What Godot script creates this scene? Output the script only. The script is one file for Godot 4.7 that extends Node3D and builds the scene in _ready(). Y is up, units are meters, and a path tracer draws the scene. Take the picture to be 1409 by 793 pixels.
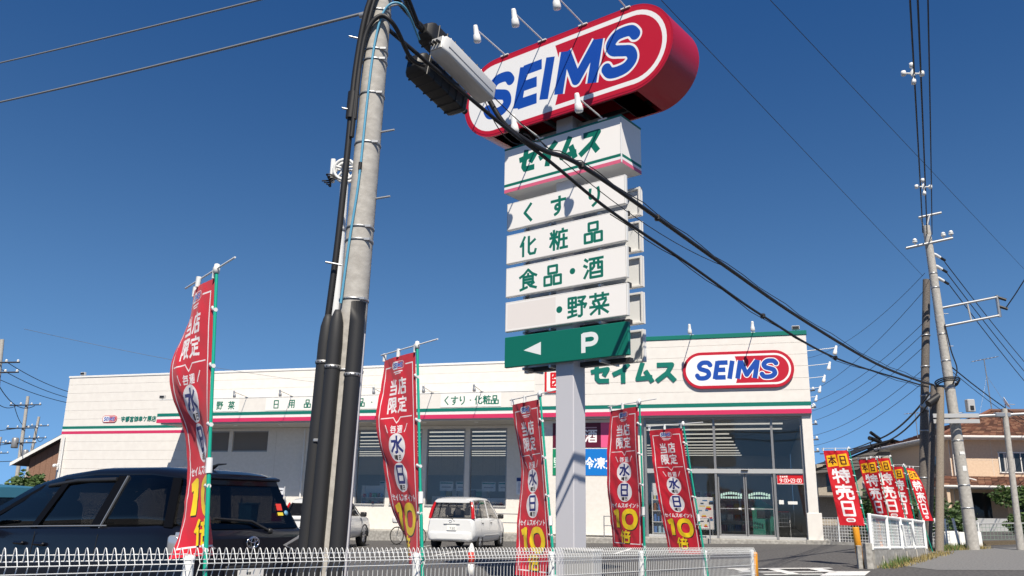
extends Node3D

# ---------------------------------------------------------------- helpers
var M := {}
var used := {}
var meshes := {}
var rng := RandomNumberGenerator.new()

func lin(r, g, b) -> Color:
	return Color(r, g, b).linear_to_srgb()

func mat(key, c: Color, rough = 0.6, metal = 0.0):
	var m = StandardMaterial3D.new()
	m.resource_name = key
	m.albedo_color = c
	m.roughness = rough
	m.metallic = metal
	M[key] = m
	return m

func noise_tex(seed_value, freq, lo: Color, hi: Color, size = 512, oct = 4, mid = null):
	var n = FastNoiseLite.new()
	n.seed = seed_value
	n.frequency = freq
	n.noise_type = FastNoiseLite.TYPE_SIMPLEX_SMOOTH
	n.fractal_octaves = oct
	var g = Gradient.new()
	if mid == null:
		g.offsets = PackedFloat32Array([0.2, 0.8])
		g.colors = PackedColorArray([lo, hi])
	else:
		g.offsets = PackedFloat32Array([0.15, 0.5, 0.85])
		g.colors = PackedColorArray([lo, mid, hi])
	var t = NoiseTexture2D.new()
	t.width = size
	t.height = size
	t.seamless = true
	t.noise = n
	t.color_ramp = g
	return t

# a material whose colour is a computed grain laid by world position
func grain(key, lo: Color, hi: Color, freq, metres, rough = 0.85, bump = 0.0, sd = 1, world = true, mid = null):
	var m = mat(key, Color.WHITE, rough)
	m.albedo_texture = noise_tex(sd, freq, lo, hi, 512, 5, mid)
	m.uv1_triplanar = true
	m.uv1_world_triplanar = world
	m.uv1_scale = Vector3.ONE / metres
	if bump > 0.0:
		m.heightmap_enabled = true
		m.heightmap_texture = noise_tex(sd + 7, freq * 1.6, Color.BLACK, Color.WHITE, 512, 4)
		m.heightmap_scale = bump
	return m

func numbered(called: String) -> String:
	if not used.has(called):
		used[called] = 0
		return called
	used[called] += 1
	return "%s_%03d" % [called, used[called]]

func tag(o, label, category, group = ""):
	o.set_meta("label", label)
	o.set_meta("category", category)
	if group != "":
		o.set_meta("group", group)
	return o

func thing(called, label, category, at = Vector3.ZERO, turn = 0.0, group = ""):
	var o = Node3D.new()
	o.name = numbered(called)
	add_child(o)
	o.position = at
	o.rotation.y = turn
	return tag(o, label, category, group)

func part(parent, called, mesh, m, at = Vector3.ZERO, rot = Vector3.ZERO):
	var o = MeshInstance3D.new()
	o.mesh = mesh
	o.material_override = M[m] if m is String else m
	if parent == self:
		o.name = numbered(called)
	else:
		o.name = called
	parent.add_child(o, true)
	o.position = at
	o.rotation = rot
	return o

func setting(called, mesh, m, at = Vector3.ZERO):
	var o = part(self, called, mesh, m, at)
	o.set_meta("kind", "structure")
	return o

func quad(st, a, b, c, d, uv = null):
	# a b c d run clockwise as seen from the front
	var v = [a, b, c, a, c, d]
	var t = null
	if uv != null:
		t = [uv[0], uv[1], uv[2], uv[0], uv[2], uv[3]]
	for i in 6:
		if t != null:
			st.set_uv(t[i])
		st.add_vertex(v[i])

func start(smooth = false):
	var st = SurfaceTool.new()
	st.begin(Mesh.PRIMITIVE_TRIANGLES)
	st.set_smooth_group(0 if smooth else -1)
	return st

func finish(st):
	st.generate_normals()
	return st.commit()

# chamfered box centred on c
func add_cbox(st, c: Vector3, s: Vector3, ch = 0.0):
	var h = s * 0.5
	if ch <= 0.0:
		var p = []
		for i in 8:
			p.append(c + Vector3(h.x if i & 1 else -h.x, h.y if i & 2 else -h.y, h.z if i & 4 else -h.z))
		quad(st, p[4], p[6], p[7], p[5])
		quad(st, p[1], p[3], p[2], p[0])
		quad(st, p[0], p[2], p[6], p[4])
		quad(st, p[5], p[7], p[3], p[1])
		quad(st, p[6], p[2], p[3], p[7])
		quad(st, p[0], p[4], p[5], p[1])
		return
	ch = min(ch, min(h.x, min(h.y, h.z)) * 0.9)
	var ax = [Vector3.RIGHT, Vector3.UP, Vector3.BACK]
	# faces
	for k in 3:
		var u = ax[(k + 1) % 3]
		var w = ax[(k + 2) % 3]
		for s1 in [-1, 1]:
			var n = ax[k] * s1
			var hn = h[k]
			var hu = h[(k + 1) % 3] - ch
			var hw = h[(k + 2) % 3] - ch
			var o = c + n * hn
			var q = [o - u * hu - w * hw, o - u * hu + w * hw, o + u * hu + w * hw, o + u * hu - w * hw]
			if s1 < 0:
				q.reverse()
			quad(st, q[0], q[1], q[2], q[3])
	# edges
	for k in 3:
		var a = ax[k]
		var i1 = (k + 1) % 3
		var i2 = (k + 2) % 3
		var ha = h[k] - ch
		for s1 in [-1, 1]:
			for s2 in [-1, 1]:
				var e1 = ax[i1] * (h[i1] * s1) + ax[i2] * ((h[i2] - ch) * s2)
				var e2 = ax[i1] * ((h[i1] - ch) * s1) + ax[i2] * (h[i2] * s2)
				var q = [c + e1 - a * ha, c + e1 + a * ha, c + e2 + a * ha, c + e2 - a * ha]
				if s1 * s2 > 0:
					q.reverse()
				quad(st, q[0], q[1], q[2], q[3])
	for sx in [-1, 1]:
		for sy in [-1, 1]:
			for sz in [-1, 1]:
				var q = [c + Vector3(h.x * sx, (h.y - ch) * sy, (h.z - ch) * sz), c + Vector3((h.x - ch) * sx, h.y * sy, (h.z - ch) * sz), c + Vector3((h.x - ch) * sx, (h.y - ch) * sy, h.z * sz)]
				if sx * sy * sz > 0:
					q.reverse()
				for v in q:
					st.add_vertex(v)

func cbox(s: Vector3, ch = 0.0):
	var key = "b%.4f_%.4f_%.4f_%.4f" % [s.x, s.y, s.z, ch]
	if not meshes.has(key):
		var st = start()
		add_cbox(st, Vector3.ZERO, s, ch)
		meshes[key] = finish(st)
	return meshes[key]

# box given by two corners, as a part
func slab(parent, called, m, x0, x1, y0, y1, z0, z1, ch = 0.0):
	return part(parent, called, cbox(Vector3(abs(x1 - x0), abs(y1 - y0), abs(z1 - z0)), ch), m, Vector3((x0 + x1) * 0.5, (y0 + y1) * 0.5, (z0 + z1) * 0.5))

func frame_of(dir: Vector3) -> Array:
	var d = dir.normalized()
	var a = Vector3.UP if abs(d.y) < 0.95 else Vector3.RIGHT
	var u = d.cross(a).normalized()
	return [u, u.cross(d).normalized()]

func add_tube(st, pts, radii, sides = 8, caps = true):
	var n = pts.size()
	var rings = []
	var fr = frame_of(pts[1] - pts[0])
	var u = fr[0]
	for i in n:
		var d: Vector3
		if i == 0:
			d = pts[1] - pts[0]
		elif i == n - 1:
			d = pts[n - 1] - pts[n - 2]
		else:
			d = (pts[i + 1] - pts[i]).normalized() + (pts[i] - pts[i - 1]).normalized()
		d = d.normalized()
		u = (u - d * u.dot(d)).normalized()
		var w = d.cross(u)
		var r = radii[i] if radii is Array else radii
		var ring = []
		for k in sides:
			var a = TAU * k / sides
			ring.append(pts[i] + (u * cos(a) + w * sin(a)) * r)
		rings.append(ring)
	for i in n - 1:
		for k in sides:
			var k2 = (k + 1) % sides
			quad(st, rings[i][k], rings[i][k2], rings[i + 1][k2], rings[i + 1][k])
	if caps:
		st.set_smooth_group(-1)
		for k in range(1, sides - 1):
			for v in [rings[0][0], rings[0][k + 1], rings[0][k]]:
				st.add_vertex(v)
			for v in [rings[n - 1][0], rings[n - 1][k], rings[n - 1][k + 1]]:
				st.add_vertex(v)
		st.set_smooth_group(0)

func tube(pts, radii, sides = 8):
	var st = start(true)
	add_tube(st, pts, radii, sides)
	return finish(st)

func rod(r, h, sides = 8):
	var key = "r%.4f_%.4f_%d" % [r, h, sides]
	if not meshes.has(key):
		meshes[key] = tube([Vector3(0, 0, 0), Vector3(0, h, 0)], r, sides)
	return meshes[key]

func lathe(prof, sides = 16):
	# prof: [radius, height] pairs from the bottom up
	var st = start(true)
	for i in prof.size() - 1:
		for k in sides:
			var a = TAU * k / sides
			var b = TAU * (k + 1) / sides
			var p0 = prof[i]
			var p1 = prof[i + 1]
			quad(st, Vector3(cos(a) * p0[0], p0[1], sin(a) * p0[0]), Vector3(cos(a) * p1[0], p1[1], sin(a) * p1[0]), Vector3(cos(b) * p1[0], p1[1], sin(b) * p1[0]), Vector3(cos(b) * p0[0], p0[1], sin(b) * p0[0]))
	return finish(st)

# polygon in x,y pushed along z from z0 to z1, optional front texture coordinates
func prism(poly, z0, z1, uvr = null):
	var st = start()
	var pp = PackedVector2Array(poly)
	var idx = Geometry2D.triangulate_polygon(pp)
	for t in range(0, idx.size(), 3):
		var tri = [pp[idx[t]], pp[idx[t + 1]], pp[idx[t + 2]]]
		if (tri[1] - tri[0]).cross(tri[2] - tri[0]) > 0:
			tri.reverse()
		for p in tri:
			if uvr != null:
				st.set_uv(Vector2((p.x - uvr.position.x) / uvr.size.x, 1.0 - (p.y - uvr.position.y) / uvr.size.y))
			st.add_vertex(Vector3(p.x, p.y, z1))
		for i in [2, 1, 0]:
			if uvr != null:
				st.set_uv(Vector2(0.002, 0.002))
			st.add_vertex(Vector3(tri[i].x, tri[i].y, z0))
	var cw = Geometry2D.is_polygon_clockwise(pp)
	var n = pp.size()
	for i in n:
		var a = pp[i]
		var b = pp[(i + 1) % n]
		if not cw:
			var s = a
			a = b
			b = s
		quad(st, Vector3(a.x, a.y, z1), Vector3(a.x, a.y, z0), Vector3(b.x, b.y, z0), Vector3(b.x, b.y, z1), null if uvr == null else [Vector2(.002, .002), Vector2(.002, .002), Vector2(.002, .002), Vector2(.002, .002)])
	return finish(st)

func stadium(hl, hh, seg = 20):
	var p = []
	for k in seg + 1:
		var a = -PI / 2 + PI * k / seg
		p.append(Vector2(hl - hh + cos(a) * hh, sin(a) * hh))
	for k in seg + 1:
		var a = PI / 2 + PI * k / seg
		p.append(Vector2(-(hl - hh) + cos(a) * hh, sin(a) * hh))
	return p

# upright textured face, w by h, centred, facing +z
func face(w, h):
	var key = "f%.4f_%.4f" % [w, h]
	if not meshes.has(key):
		var st = start()
		var x = w * 0.5
		var y = h * 0.5
		quad(st, Vector3(-x, -y, 0), Vector3(-x, y, 0), Vector3(x, y, 0), Vector3(x, -y, 0), [Vector2(0, 1), Vector2(0, 0), Vector2(1, 0), Vector2(1, 1)])
		meshes[key] = finish(st)
	return meshes[key]

func loft(rings, cap0 = true, cap1 = true, smooth = true):
	var st = start(smooth)
	var n = rings[0].size()
	for i in rings.size() - 1:
		for k in n:
			var k2 = (k + 1) % n
			quad(st, rings[i][k], rings[i + 1][k], rings[i + 1][k2], rings[i][k2])
	st.set_smooth_group(-1)
	for e in [[0, cap0, false], [rings.size() - 1, cap1, true]]:
		if not e[1]:
			continue
		var R = rings[e[0]]
		var c = Vector3.ZERO
		for v in R:
			c += v / n
		for k in n:
			var q = [c, R[k], R[(k + 1) % n]]
			if e[2]:
				q.reverse()
			for v in q:
				st.add_vertex(v)
	return finish(st)

func sag_points(a: Vector3, b: Vector3, sag, n = 14):
	var p = []
	for i in n + 1:
		var t = float(i) / n
		p.append(a.lerp(b, t) - Vector3(0, 4.0 * sag * t * (1 - t), 0))
	return p

func wire(called, a, b, sag, r, label, group, m = "cable_black", n = 14):
	var o = part(self, called, tube(sag_points(a, b, sag, n), r, 5), m)
	return tag(o, label, "cable", group)

# ---------------------------------------------------------------- print: strokes of letters drawn into images
const G = {
	"セ": [[8, 40, 90, 28, 72, 58], [34, 6, 34, 74, 46, 88, 92, 88]],
	"イ": [[84, 6, 56, 36, 10, 56], [58, 34, 58, 97]],
	"ム": [[46, 5, 20, 82, 90, 76], [62, 46, 92, 95]],
	"ス": [[12, 15, 82, 15, 58, 56, 8, 93], [56, 54, 92, 93]],
	"ポ": [[8, 30, 78, 30], [44, 8, 44, 95], [22, 50, 8, 78], [66, 50, 80, 78], [84, 8, 92, 12, 88, 20, 82, 14, 84, 8]],
	"ン": [[12, 16, 34, 34], [14, 90, 50, 76, 92, 24]],
	"ト": [[34, 4, 34, 97], [34, 38, 78, 60]],
	"く": [[70, 4, 28, 48, 72, 96]],
	"す": [[6, 24, 95, 24], [58, 4, 58, 60, 48, 70, 35, 66, 33, 54, 44, 45, 57, 52, 59, 68, 48, 87, 28, 97]],
	"り": [[24, 8, 21, 44, 28, 56, 38, 46], [70, 6, 75, 40, 66, 74, 38, 97]],
	"て": [[8, 18, 92, 13], [64, 18, 43, 44, 49, 78, 78, 92]],
	"化": [[30, 3, 6, 48], [21, 32, 21, 98], [90, 24, 54, 48], [54, 5, 54, 80, 62, 91, 88, 91, 94, 72]],
	"粧": [[8, 12, 15, 28], [42, 10, 35, 28], [3, 38, 47, 38], [25, 3, 25, 97], [25, 42, 4, 80], [25, 42, 46, 74], [74, 2, 74, 14], [53, 16, 99, 16], [55, 16, 53, 62, 45, 96], [63, 52, 97, 52], [79, 30, 79, 90], [59, 93, 99, 93]],
	"品": [[27, 7, 73, 7, 73, 41, 27, 41, 27, 7], [6, 55, 43, 55, 43, 95, 6, 95, 6, 55], [57, 55, 94, 55, 94, 95, 57, 95, 57, 55]],
	"食": [[50, 2, 28, 23, 3, 36], [50, 2, 72, 23, 97, 36], [50, 21, 50, 33], [24, 36, 77, 36, 77, 64, 24, 64], [24, 36, 24, 93], [24, 50, 77, 50], [6, 97, 46, 87], [46, 66, 64, 84, 96, 95], [84, 68, 62, 80]],
	"酒": [[8, 7, 22, 18], [3, 35, 18, 44], [5, 94, 24, 60], [30, 10, 99, 10], [36, 30, 93, 30, 93, 95, 36, 95, 36, 30], [54, 12, 54, 46, 43, 57], [75, 12, 75, 55, 88, 55], [36, 74, 93, 74]],
	"野": [[8, 7, 46, 7, 46, 50, 8, 50, 8, 7], [8, 29, 46, 29], [27, 7, 27, 90], [7, 69, 48, 69], [3, 94, 51, 86], [56, 9, 93, 9, 74, 30], [60, 23, 82, 37], [53, 42, 98, 42, 89, 58], [76, 42, 76, 89, 68, 95, 59, 93]],
	"菜": [[3, 15, 97, 15], [32, 3, 32, 28], [68, 3, 68, 28], [85, 29, 18, 38], [18, 42, 27, 55], [45, 41, 50, 53], [84, 37, 70, 56], [3, 63, 97, 63], [50, 54, 50, 99], [48, 65, 7, 95], [52, 65, 93, 95]],
	"日": [[20, 6, 80, 6, 80, 95, 20, 95, 20, 6], [20, 50, 80, 50]],
	"用": [[18, 7, 18, 60, 7, 97], [18, 7, 87, 7, 87, 88, 76, 95], [18, 36, 87, 36], [18, 63, 87, 63], [52, 7, 52, 94]],
	"当": [[50, 3, 50, 40], [17, 9, 30, 33], [84, 9, 70, 33], [11, 44, 87, 44, 87, 98], [15, 68, 87, 68], [9, 94, 87, 94]],
	"店": [[54, 2, 54, 14], [14, 16, 97, 16], [16, 16, 14, 60, 3, 96], [56, 24, 56, 57], [56, 38, 93, 38], [32, 59, 87, 59, 87, 95, 32, 95, 32, 59]],
	"限": [[10, 6, 10, 99], [10, 7, 39, 7, 26, 36, 39, 55, 30, 71, 18, 71], [50, 7, 91, 7, 91, 46, 50, 46], [50, 27, 91, 27], [50, 7, 50, 94, 75, 83], [62, 48, 75, 75, 99, 95], [94, 56, 77, 68]],
	"定": [[50, 2, 50, 14], [8, 31, 8, 16, 92, 16, 92, 31], [21, 40, 80, 40], [50, 40, 50, 88], [50, 62, 84, 62], [28, 56, 24, 78, 5, 97], [24, 74, 44, 89, 97, 93]],
	"毎": [[28, 3, 7, 31], [22, 16, 94, 16], [26, 35, 17, 90], [26, 35, 86, 35, 81, 95], [3, 61, 99, 61], [15, 89, 84, 89]],
	"週": [[8, 9, 20, 22], [3, 40, 20, 40, 20, 76, 5, 94], [20, 78, 40, 93, 99, 93], [34, 9, 34, 60, 28, 80], [34, 9, 92, 9, 92, 80], [46, 27, 79, 27], [62, 17, 62, 44], [46, 44, 79, 44], [48, 57, 77, 57, 77, 77, 48, 77, 48, 57]],
	"水": [[50, 3, 50, 90, 37, 95], [7, 30, 38, 30, 28, 60, 4, 88], [90, 19, 62, 45], [53, 36, 68, 68, 98, 90]],
	"曜": [[6, 14, 32, 14, 32, 82, 6, 82, 6, 14], [6, 48, 32, 48], [42, 7, 64, 7, 64, 35, 42, 35], [42, 21, 64, 21], [72, 7, 95, 7, 95, 35, 72, 35], [72, 21, 95, 21], [54, 43, 41, 66], [52, 55, 52, 97], [52, 55, 96, 55], [52, 69, 94, 69], [52, 82, 94, 82], [52, 96, 99, 96], [74, 45, 74, 96]],
	"倍": [[28, 3, 5, 48], [20, 34, 20, 98], [64, 2, 64, 16], [38, 18, 97, 18], [50, 26, 54, 43], [85, 26, 79, 43], [34, 46, 99, 46], [44, 59, 91, 59, 91, 95, 44, 95, 44, 59]],
	"冷": [[5, 15, 18, 31], [3, 88, 22, 54], [60, 3, 44, 28, 25, 43], [60, 3, 76, 28, 99, 41], [46, 44, 75, 44], [36, 60, 87, 60, 78, 82], [60, 60, 60, 99]],
	"凍": [[5, 15, 18, 31], [3, 88, 22, 54], [30, 15, 99, 15], [64, 3, 64, 99], [38, 28, 91, 28, 91, 58, 38, 58, 38, 28], [38, 43, 91, 43], [62, 60, 31, 92], [66, 60, 99, 92]],
	"本": [[5, 26, 95, 26], [50, 3, 50, 98], [48, 28, 6, 78], [52, 28, 94, 78], [30, 75, 70, 75]],
	"特": [[14, 9, 7, 42], [10, 26, 45, 26], [28, 3, 28, 98], [4, 67, 47, 54], [50, 18, 97, 18], [72, 3, 72, 35], [46, 36, 99, 36], [46, 55, 99, 55], [83, 38, 83, 91, 70, 95], [54, 63, 64, 80]],
	"売": [[7, 15, 93, 15], [50, 2, 50, 34], [19, 34, 81, 34], [7, 64, 7, 47, 93, 47, 93, 64], [36, 57, 34, 78, 8, 97], [62, 57, 62, 88, 70, 95, 92, 93, 95, 78]],
	"宇": [[50, 2, 50, 14], [8, 31, 8, 16, 92, 16, 92, 31], [22, 40, 78, 40], [6, 62, 94, 62], [50, 40, 50, 90, 37, 95]],
	"都": [[8, 18, 52, 18], [29, 3, 29, 36], [3, 37, 58, 37], [56, 8, 7, 60], [18, 55, 49, 55, 49, 95, 18, 95, 18, 55], [18, 75, 49, 75], [66, 7, 66, 99], [66, 7, 95, 7, 80, 36, 95, 57, 85, 74, 73, 71]],
	"宮": [[50, 2, 50, 14], [8, 31, 8, 16, 92, 16, 92, 31], [29, 34, 71, 34, 71, 57, 29, 57, 29, 34], [19, 69, 81, 69, 81, 95, 19, 95, 19, 69]],
	"御": [[24, 3, 5, 28], [24, 29, 5, 56], [16, 44, 16, 98], [36, 15, 64, 15], [33, 32, 66, 32], [50, 15, 50, 86], [38, 52, 38, 88], [30, 92, 67, 83], [75, 12, 75, 98], [75, 12, 95, 12, 95, 72, 85, 72]],
	"幸": [[18, 15, 82, 15], [50, 2, 50, 34], [5, 34, 95, 34], [30, 40, 38, 54], [70, 40, 62, 54], [11, 57, 89, 57], [5, 76, 95, 76], [50, 57, 50, 99]],
	"ケ": [[30, 5, 9, 46], [24, 28, 94, 28], [66, 28, 60, 64, 33, 96]],
	"原": [[12, 7, 97, 7], [14, 7, 12, 60, 3, 96], [57, 9, 46, 23], [32, 24, 85, 24, 85, 58, 32, 58, 32, 24], [32, 41, 85, 41], [58, 58, 58, 95, 47, 95], [38, 66, 25, 88], [75, 66, 94, 88]],
	"営": [[20, 5, 26, 17], [50, 3, 50, 16], [81, 5, 74, 17], [8, 35, 8, 22, 92, 22, 92, 35], [30, 36, 70, 36, 70, 55, 30, 55, 30, 36], [21, 66, 79, 66, 79, 95, 21, 95, 21, 66]],
	"業": [[38, 3, 38, 25], [62, 3, 62, 25], [15, 10, 24, 23], [85, 10, 76, 23], [7, 27, 93, 27], [13, 44, 87, 44], [20, 57, 80, 57], [5, 71, 95, 71], [50, 44, 50, 99], [48, 73, 10, 96], [52, 73, 90, 96]],
	"時": [[6, 12, 36, 12, 36, 83, 6, 83, 6, 12], [6, 47, 36, 47], [48, 16, 94, 16], [70, 3, 70, 35], [42, 36, 99, 36], [42, 55, 99, 55], [83, 38, 83, 91, 70, 95], [54, 64, 62, 79]],
	"間": [[10, 5, 10, 97], [10, 5, 42, 5, 42, 39, 10, 39], [10, 22, 42, 22], [90, 5, 90, 95], [90, 5, 58, 5, 58, 39, 90, 39], [58, 22, 90, 22], [32, 51, 68, 51, 68, 89, 32, 89, 32, 51], [32, 70, 68, 70]],
	"止": [[52, 4, 52, 92], [52, 42, 88, 42], [22, 36, 22, 92], [4, 93, 97, 93]],
	"医": [[94, 8, 10, 8, 10, 93, 96, 93], [34, 16, 22, 36], [30, 28, 84, 28], [18, 50, 90, 50], [54, 28, 52, 54, 22, 80], [54, 54, 88, 80]],
	"S": [[84, 24, 70, 11, 50, 8, 30, 11, 18, 26, 28, 41, 50, 48, 74, 56, 84, 74, 72, 88, 50, 92, 28, 89, 14, 75]],
	"E": [[22, 2, 22, 98], [22, 11, 86, 11], [22, 49, 78, 49], [22, 89, 88, 89]],
	"I": [[50, 2, 50, 98]],
	"M": [[13, 98, 13, 2], [15, 5, 50, 78, 85, 5], [87, 2, 87, 98]],
	"P": [[24, 98, 24, 4], [24, 11, 44, 11, 62, 11, 78, 18, 84, 34, 78, 50, 62, 57, 44, 57, 24, 57]],
	"0": [[50, 7, 28, 14, 17, 34, 15, 50, 17, 66, 28, 86, 50, 93, 72, 86, 83, 66, 85, 50, 83, 34, 72, 14, 50, 7]],
	"1": [[22, 20, 54, 8, 54, 97]],
	"2": [[16, 28, 28, 11, 52, 7, 78, 14, 82, 34, 66, 56, 18, 90, 86, 91]],
	"3": [[16, 16, 44, 7, 74, 12, 80, 30, 66, 46, 42, 48, 70, 54, 84, 72, 74, 89, 44, 94, 14, 84]],
	"4": [[72, 97, 72, 8, 12, 68, 94, 68]],
	"7": [[12, 10, 86, 10, 46, 97]],
	"9": [[82, 40, 66, 55, 40, 56, 20, 42, 20, 22, 40, 8, 66, 10, 82, 30, 82, 60, 66, 86, 26, 94]],
	":": [[50, 28, 50, 38], [50, 68, 50, 78]],
	"〜": [[6, 58, 22, 42, 40, 44, 60, 56, 78, 58, 94, 42]],
	"・": [[44, 50, 56, 50]],
}

class Sheet:
	var img: Image
	var s := 2
	var w := 0
	var h := 0
	func _init(ww, hh, bg, ss = 2):
		w = ww
		h = hh
		s = ss
		img = Image.create(ww * ss, hh * ss, false, Image.FORMAT_RGB8)
		img.fill(bg)
	func poly(pts, col):
		var ymin = 1e9
		var ymax = -1e9
		for p in pts:
			ymin = min(ymin, p.y)
			ymax = max(ymax, p.y)
		var y0 = max(0, int(floor(ymin * s)))
		var y1 = min(h * s - 1, int(ceil(ymax * s)))
		var n = pts.size()
		for y in range(y0, y1 + 1):
			var yy = (y + 0.5) / s
			var xs = []
			for i in n:
				var a = pts[i]
				var b = pts[(i + 1) % n]
				if (a.y <= yy) != (b.y <= yy):
					xs.append(a.x + (yy - a.y) / (b.y - a.y) * (b.x - a.x))
			xs.sort()
			for i in range(0, xs.size() - 1, 2):
				var xa = int(round(xs[i] * s))
				var xb = int(round(xs[i + 1] * s))
				if xb > xa:
					img.fill_rect(Rect2i(xa, y, xb - xa, 1), col)
	func rect(x, y, ww, hh, col):
		img.fill_rect(Rect2i(int(x * s), int(y * s), int(ww * s), int(hh * s)), col)
	func ellipse(cx, cy, rx, ry, col, tilt = 0.0):
		var p = []
		for k in 40:
			var a = TAU * k / 40
			p.append(Vector2(cx, cy) + Vector2(cos(a) * rx, sin(a) * ry).rotated(tilt))
		poly(p, col)
	func stroke(pts, wd, col, ext = 0.5):
		var n = pts.size()
		for i in n - 1:
			var a = pts[i]
			var b = pts[i + 1]
			if a.distance_to(b) < 0.01:
				continue
			var d = (b - a).normalized()
			var q = Vector2(-d.y, d.x) * wd * 0.5
			var ea = d * wd * (ext if i == 0 else 0.0)
			var eb = d * wd * (ext if i == n - 2 else 0.0)
			poly([a - ea + q, b + eb + q, b + eb - q, a - ea - q], col)
			if i > 0:
				ellipse(a.x, a.y, wd * 0.5, wd * 0.5, col)
	func curve(p):
		var c = Curve2D.new()
		for i in p.size():
			var t = (p[min(i + 1, p.size() - 1)] - p[max(i - 1, 0)]) / 6.0
			c.add_point(p[i], -t, t)
		var out = []
		for i in p.size() - 1:
			for k in 5:
				out.append(c.sample(i, k / 5.0))
		out.append(p[p.size() - 1])
		return out
	func glyph(ch, strokes, x, y, gw, gh, wd, col, skew = 0.0):
		for st in strokes:
			var p = []
			for i in range(0, st.size(), 2):
				p.append(Vector2(x + st[i] * 0.01 * gw - skew * (st[i + 1] * 0.01 - 0.5) * gh, y + st[i + 1] * 0.01 * gh))
			if ch in ["S", "0", "2", "3", "9", "P", "す", "り", "て", "〜"] and p.size() > 3:
				p = curve(p)
			stroke(p, wd, col, 0.0 if ch in ["S", "0", "9", "3", "2", "〜", "I", "M", "P", "1", "E"] else 0.25)
	func frame(x, y, ww, hh, t, col):
		rect(x, y, ww, t, col)
		rect(x, y + hh - t, ww, t, col)
		rect(x, y, t, hh, col)
		rect(x + ww - t, y, t, hh, col)
	func tex():
		img.resize(w, h, Image.INTERPOLATE_BILINEAR)
		return ImageTexture.create_from_image(img)

func say(sh, text, x, y, gw, gh, step, wd, col, skew = 0.0):
	for i in text.length():
		var c = text[i]
		if G.has(c):
			sh.glyph(c, G[c], x + step * i, y, gw, gh, wd, col, skew)

func printed(key, sh, rough = 0.45):
	var m = mat(key, Color.WHITE, rough)
	m.albedo_texture = sh.tex()
	m.texture_repeat = false
	return m

# the red and white lozenge with blue slanted letters, drawn inside x y w h
func lozenge(sh, x, y, w, h, rim = true):
	var red = Color(0.74, 0.07, 0.18)
	var white = Color(0.93, 0.93, 0.93)
	var blue = Color(0.06, 0.29, 0.66)
	var pill = func(inset, col):
		var r = h * 0.5 - inset
		var cy = y + h * 0.5
		sh.ellipse(x + h * 0.5, cy, r, r, col)
		sh.ellipse(x + w - h * 0.5, cy, r, r, col)
		sh.rect(x + h * 0.5, cy - r, w - h, 2 * r, col)
	pill.call(0.0, red)
	pill.call(h * 0.075, white)
	# the right hand field, its left edge bowed
	var cy = y + h * 0.5
	var r = h * 0.5 - h * 0.13
	var p = []
	for k in 13:
		var t = k / 12.0
		p.append(Vector2(x + w * 0.48 + w * 0.025 * sin(t * PI), cy - r + 2 * r * t))
	for k in 21:
		var a = PI / 2 - PI * k / 20.0
		p.append(Vector2(x + w - h * 0.5 + cos(a) * r, cy + sin(a) * r))
	sh.poly(p, red)
	var gh = h * 0.52
	var gy = y + h * 0.24
	var wd = h * 0.128
	var spots = [["S", 0.115, 0.155], ["E", 0.275, 0.145], ["I", 0.400, 0.08], ["M", 0.485, 0.21], ["S", 0.70, 0.165]]
	for k in spots:
		if k[0] == "M" or k[1] > 0.6:
			sh.glyph(k[0], G[k[0]], x + w * k[1], gy, w * k[2], gh, wd + h * 0.05, white, 0.2)
	for k in spots:
		sh.glyph(k[0], G[k[0]], x + w * k[1], gy, w * k[2], gh, wd, blue, 0.2)

# ---------------------------------------------------------------- scene
func ground_y(x, z):
	return 0.024 + 0.02 * clampf(x, -40.0, 40.0) + 0.003 * clampf(z, -90.0, 0.0)

func on_ground(x, z):
	return Vector3(x, ground_y(x, z), z)

func _ready():
	rng.seed = 4
	var cam = Camera3D.new()
	cam.name = "camera"
	add_child(cam)
	cam.position = Vector3(0, 1.4, 0)
	cam.rotation_degrees = Vector3(14.5, 0, 0.9)
	cam.fov = 38.05
	cam.far = 900.0
	cam.near = 0.05
	cam.current = true

	var env = Environment.new()
	env.background_mode = Environment.BG_SKY
	var sm = ProceduralSkyMaterial.new()
	sm.sky_top_color = lin(0.0105, 0.055, 0.182)
	sm.sky_horizon_color = lin(0.18, 0.395, 0.72)
	sm.sky_curve = 0.15
	sm.ground_horizon_color = lin(0.20, 0.24, 0.28)
	sm.ground_bottom_color = lin(0.10, 0.10, 0.10)
	sm.sun_angle_max = 1.0
	var sky = Sky.new()
	sky.sky_material = sm
	env.sky = sky
	env.tonemap_mode = Environment.TONE_MAPPER_LINEAR
	env.tonemap_exposure = 1.3
	env.sdfgi_enabled = true
	env.ssao_enabled = true
	env.ssil_enabled = true
	var we = WorldEnvironment.new()
	we.name = "world"
	we.environment = env
	add_child(we)

	var sun = DirectionalLight3D.new()
	sun.name = "sun"
	sun.light_energy = 1.6
	sun.light_color = Color(1.0, 0.962, 0.90)
	sun.light_angular_distance = 0.5
	sun.shadow_enabled = true
	add_child(sun)
	sun.look_at_from_position(Vector3.ZERO, Vector3(-0.09, -1.32, -1.0), Vector3.UP)

	make_materials()
	make_ground()
	make_store()
	make_tower()
	make_near_pole()
	make_cables()
	make_right_side()
	make_left_side()
	make_fence()
	make_flags()
	make_vehicles()
	make_small_things()

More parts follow.
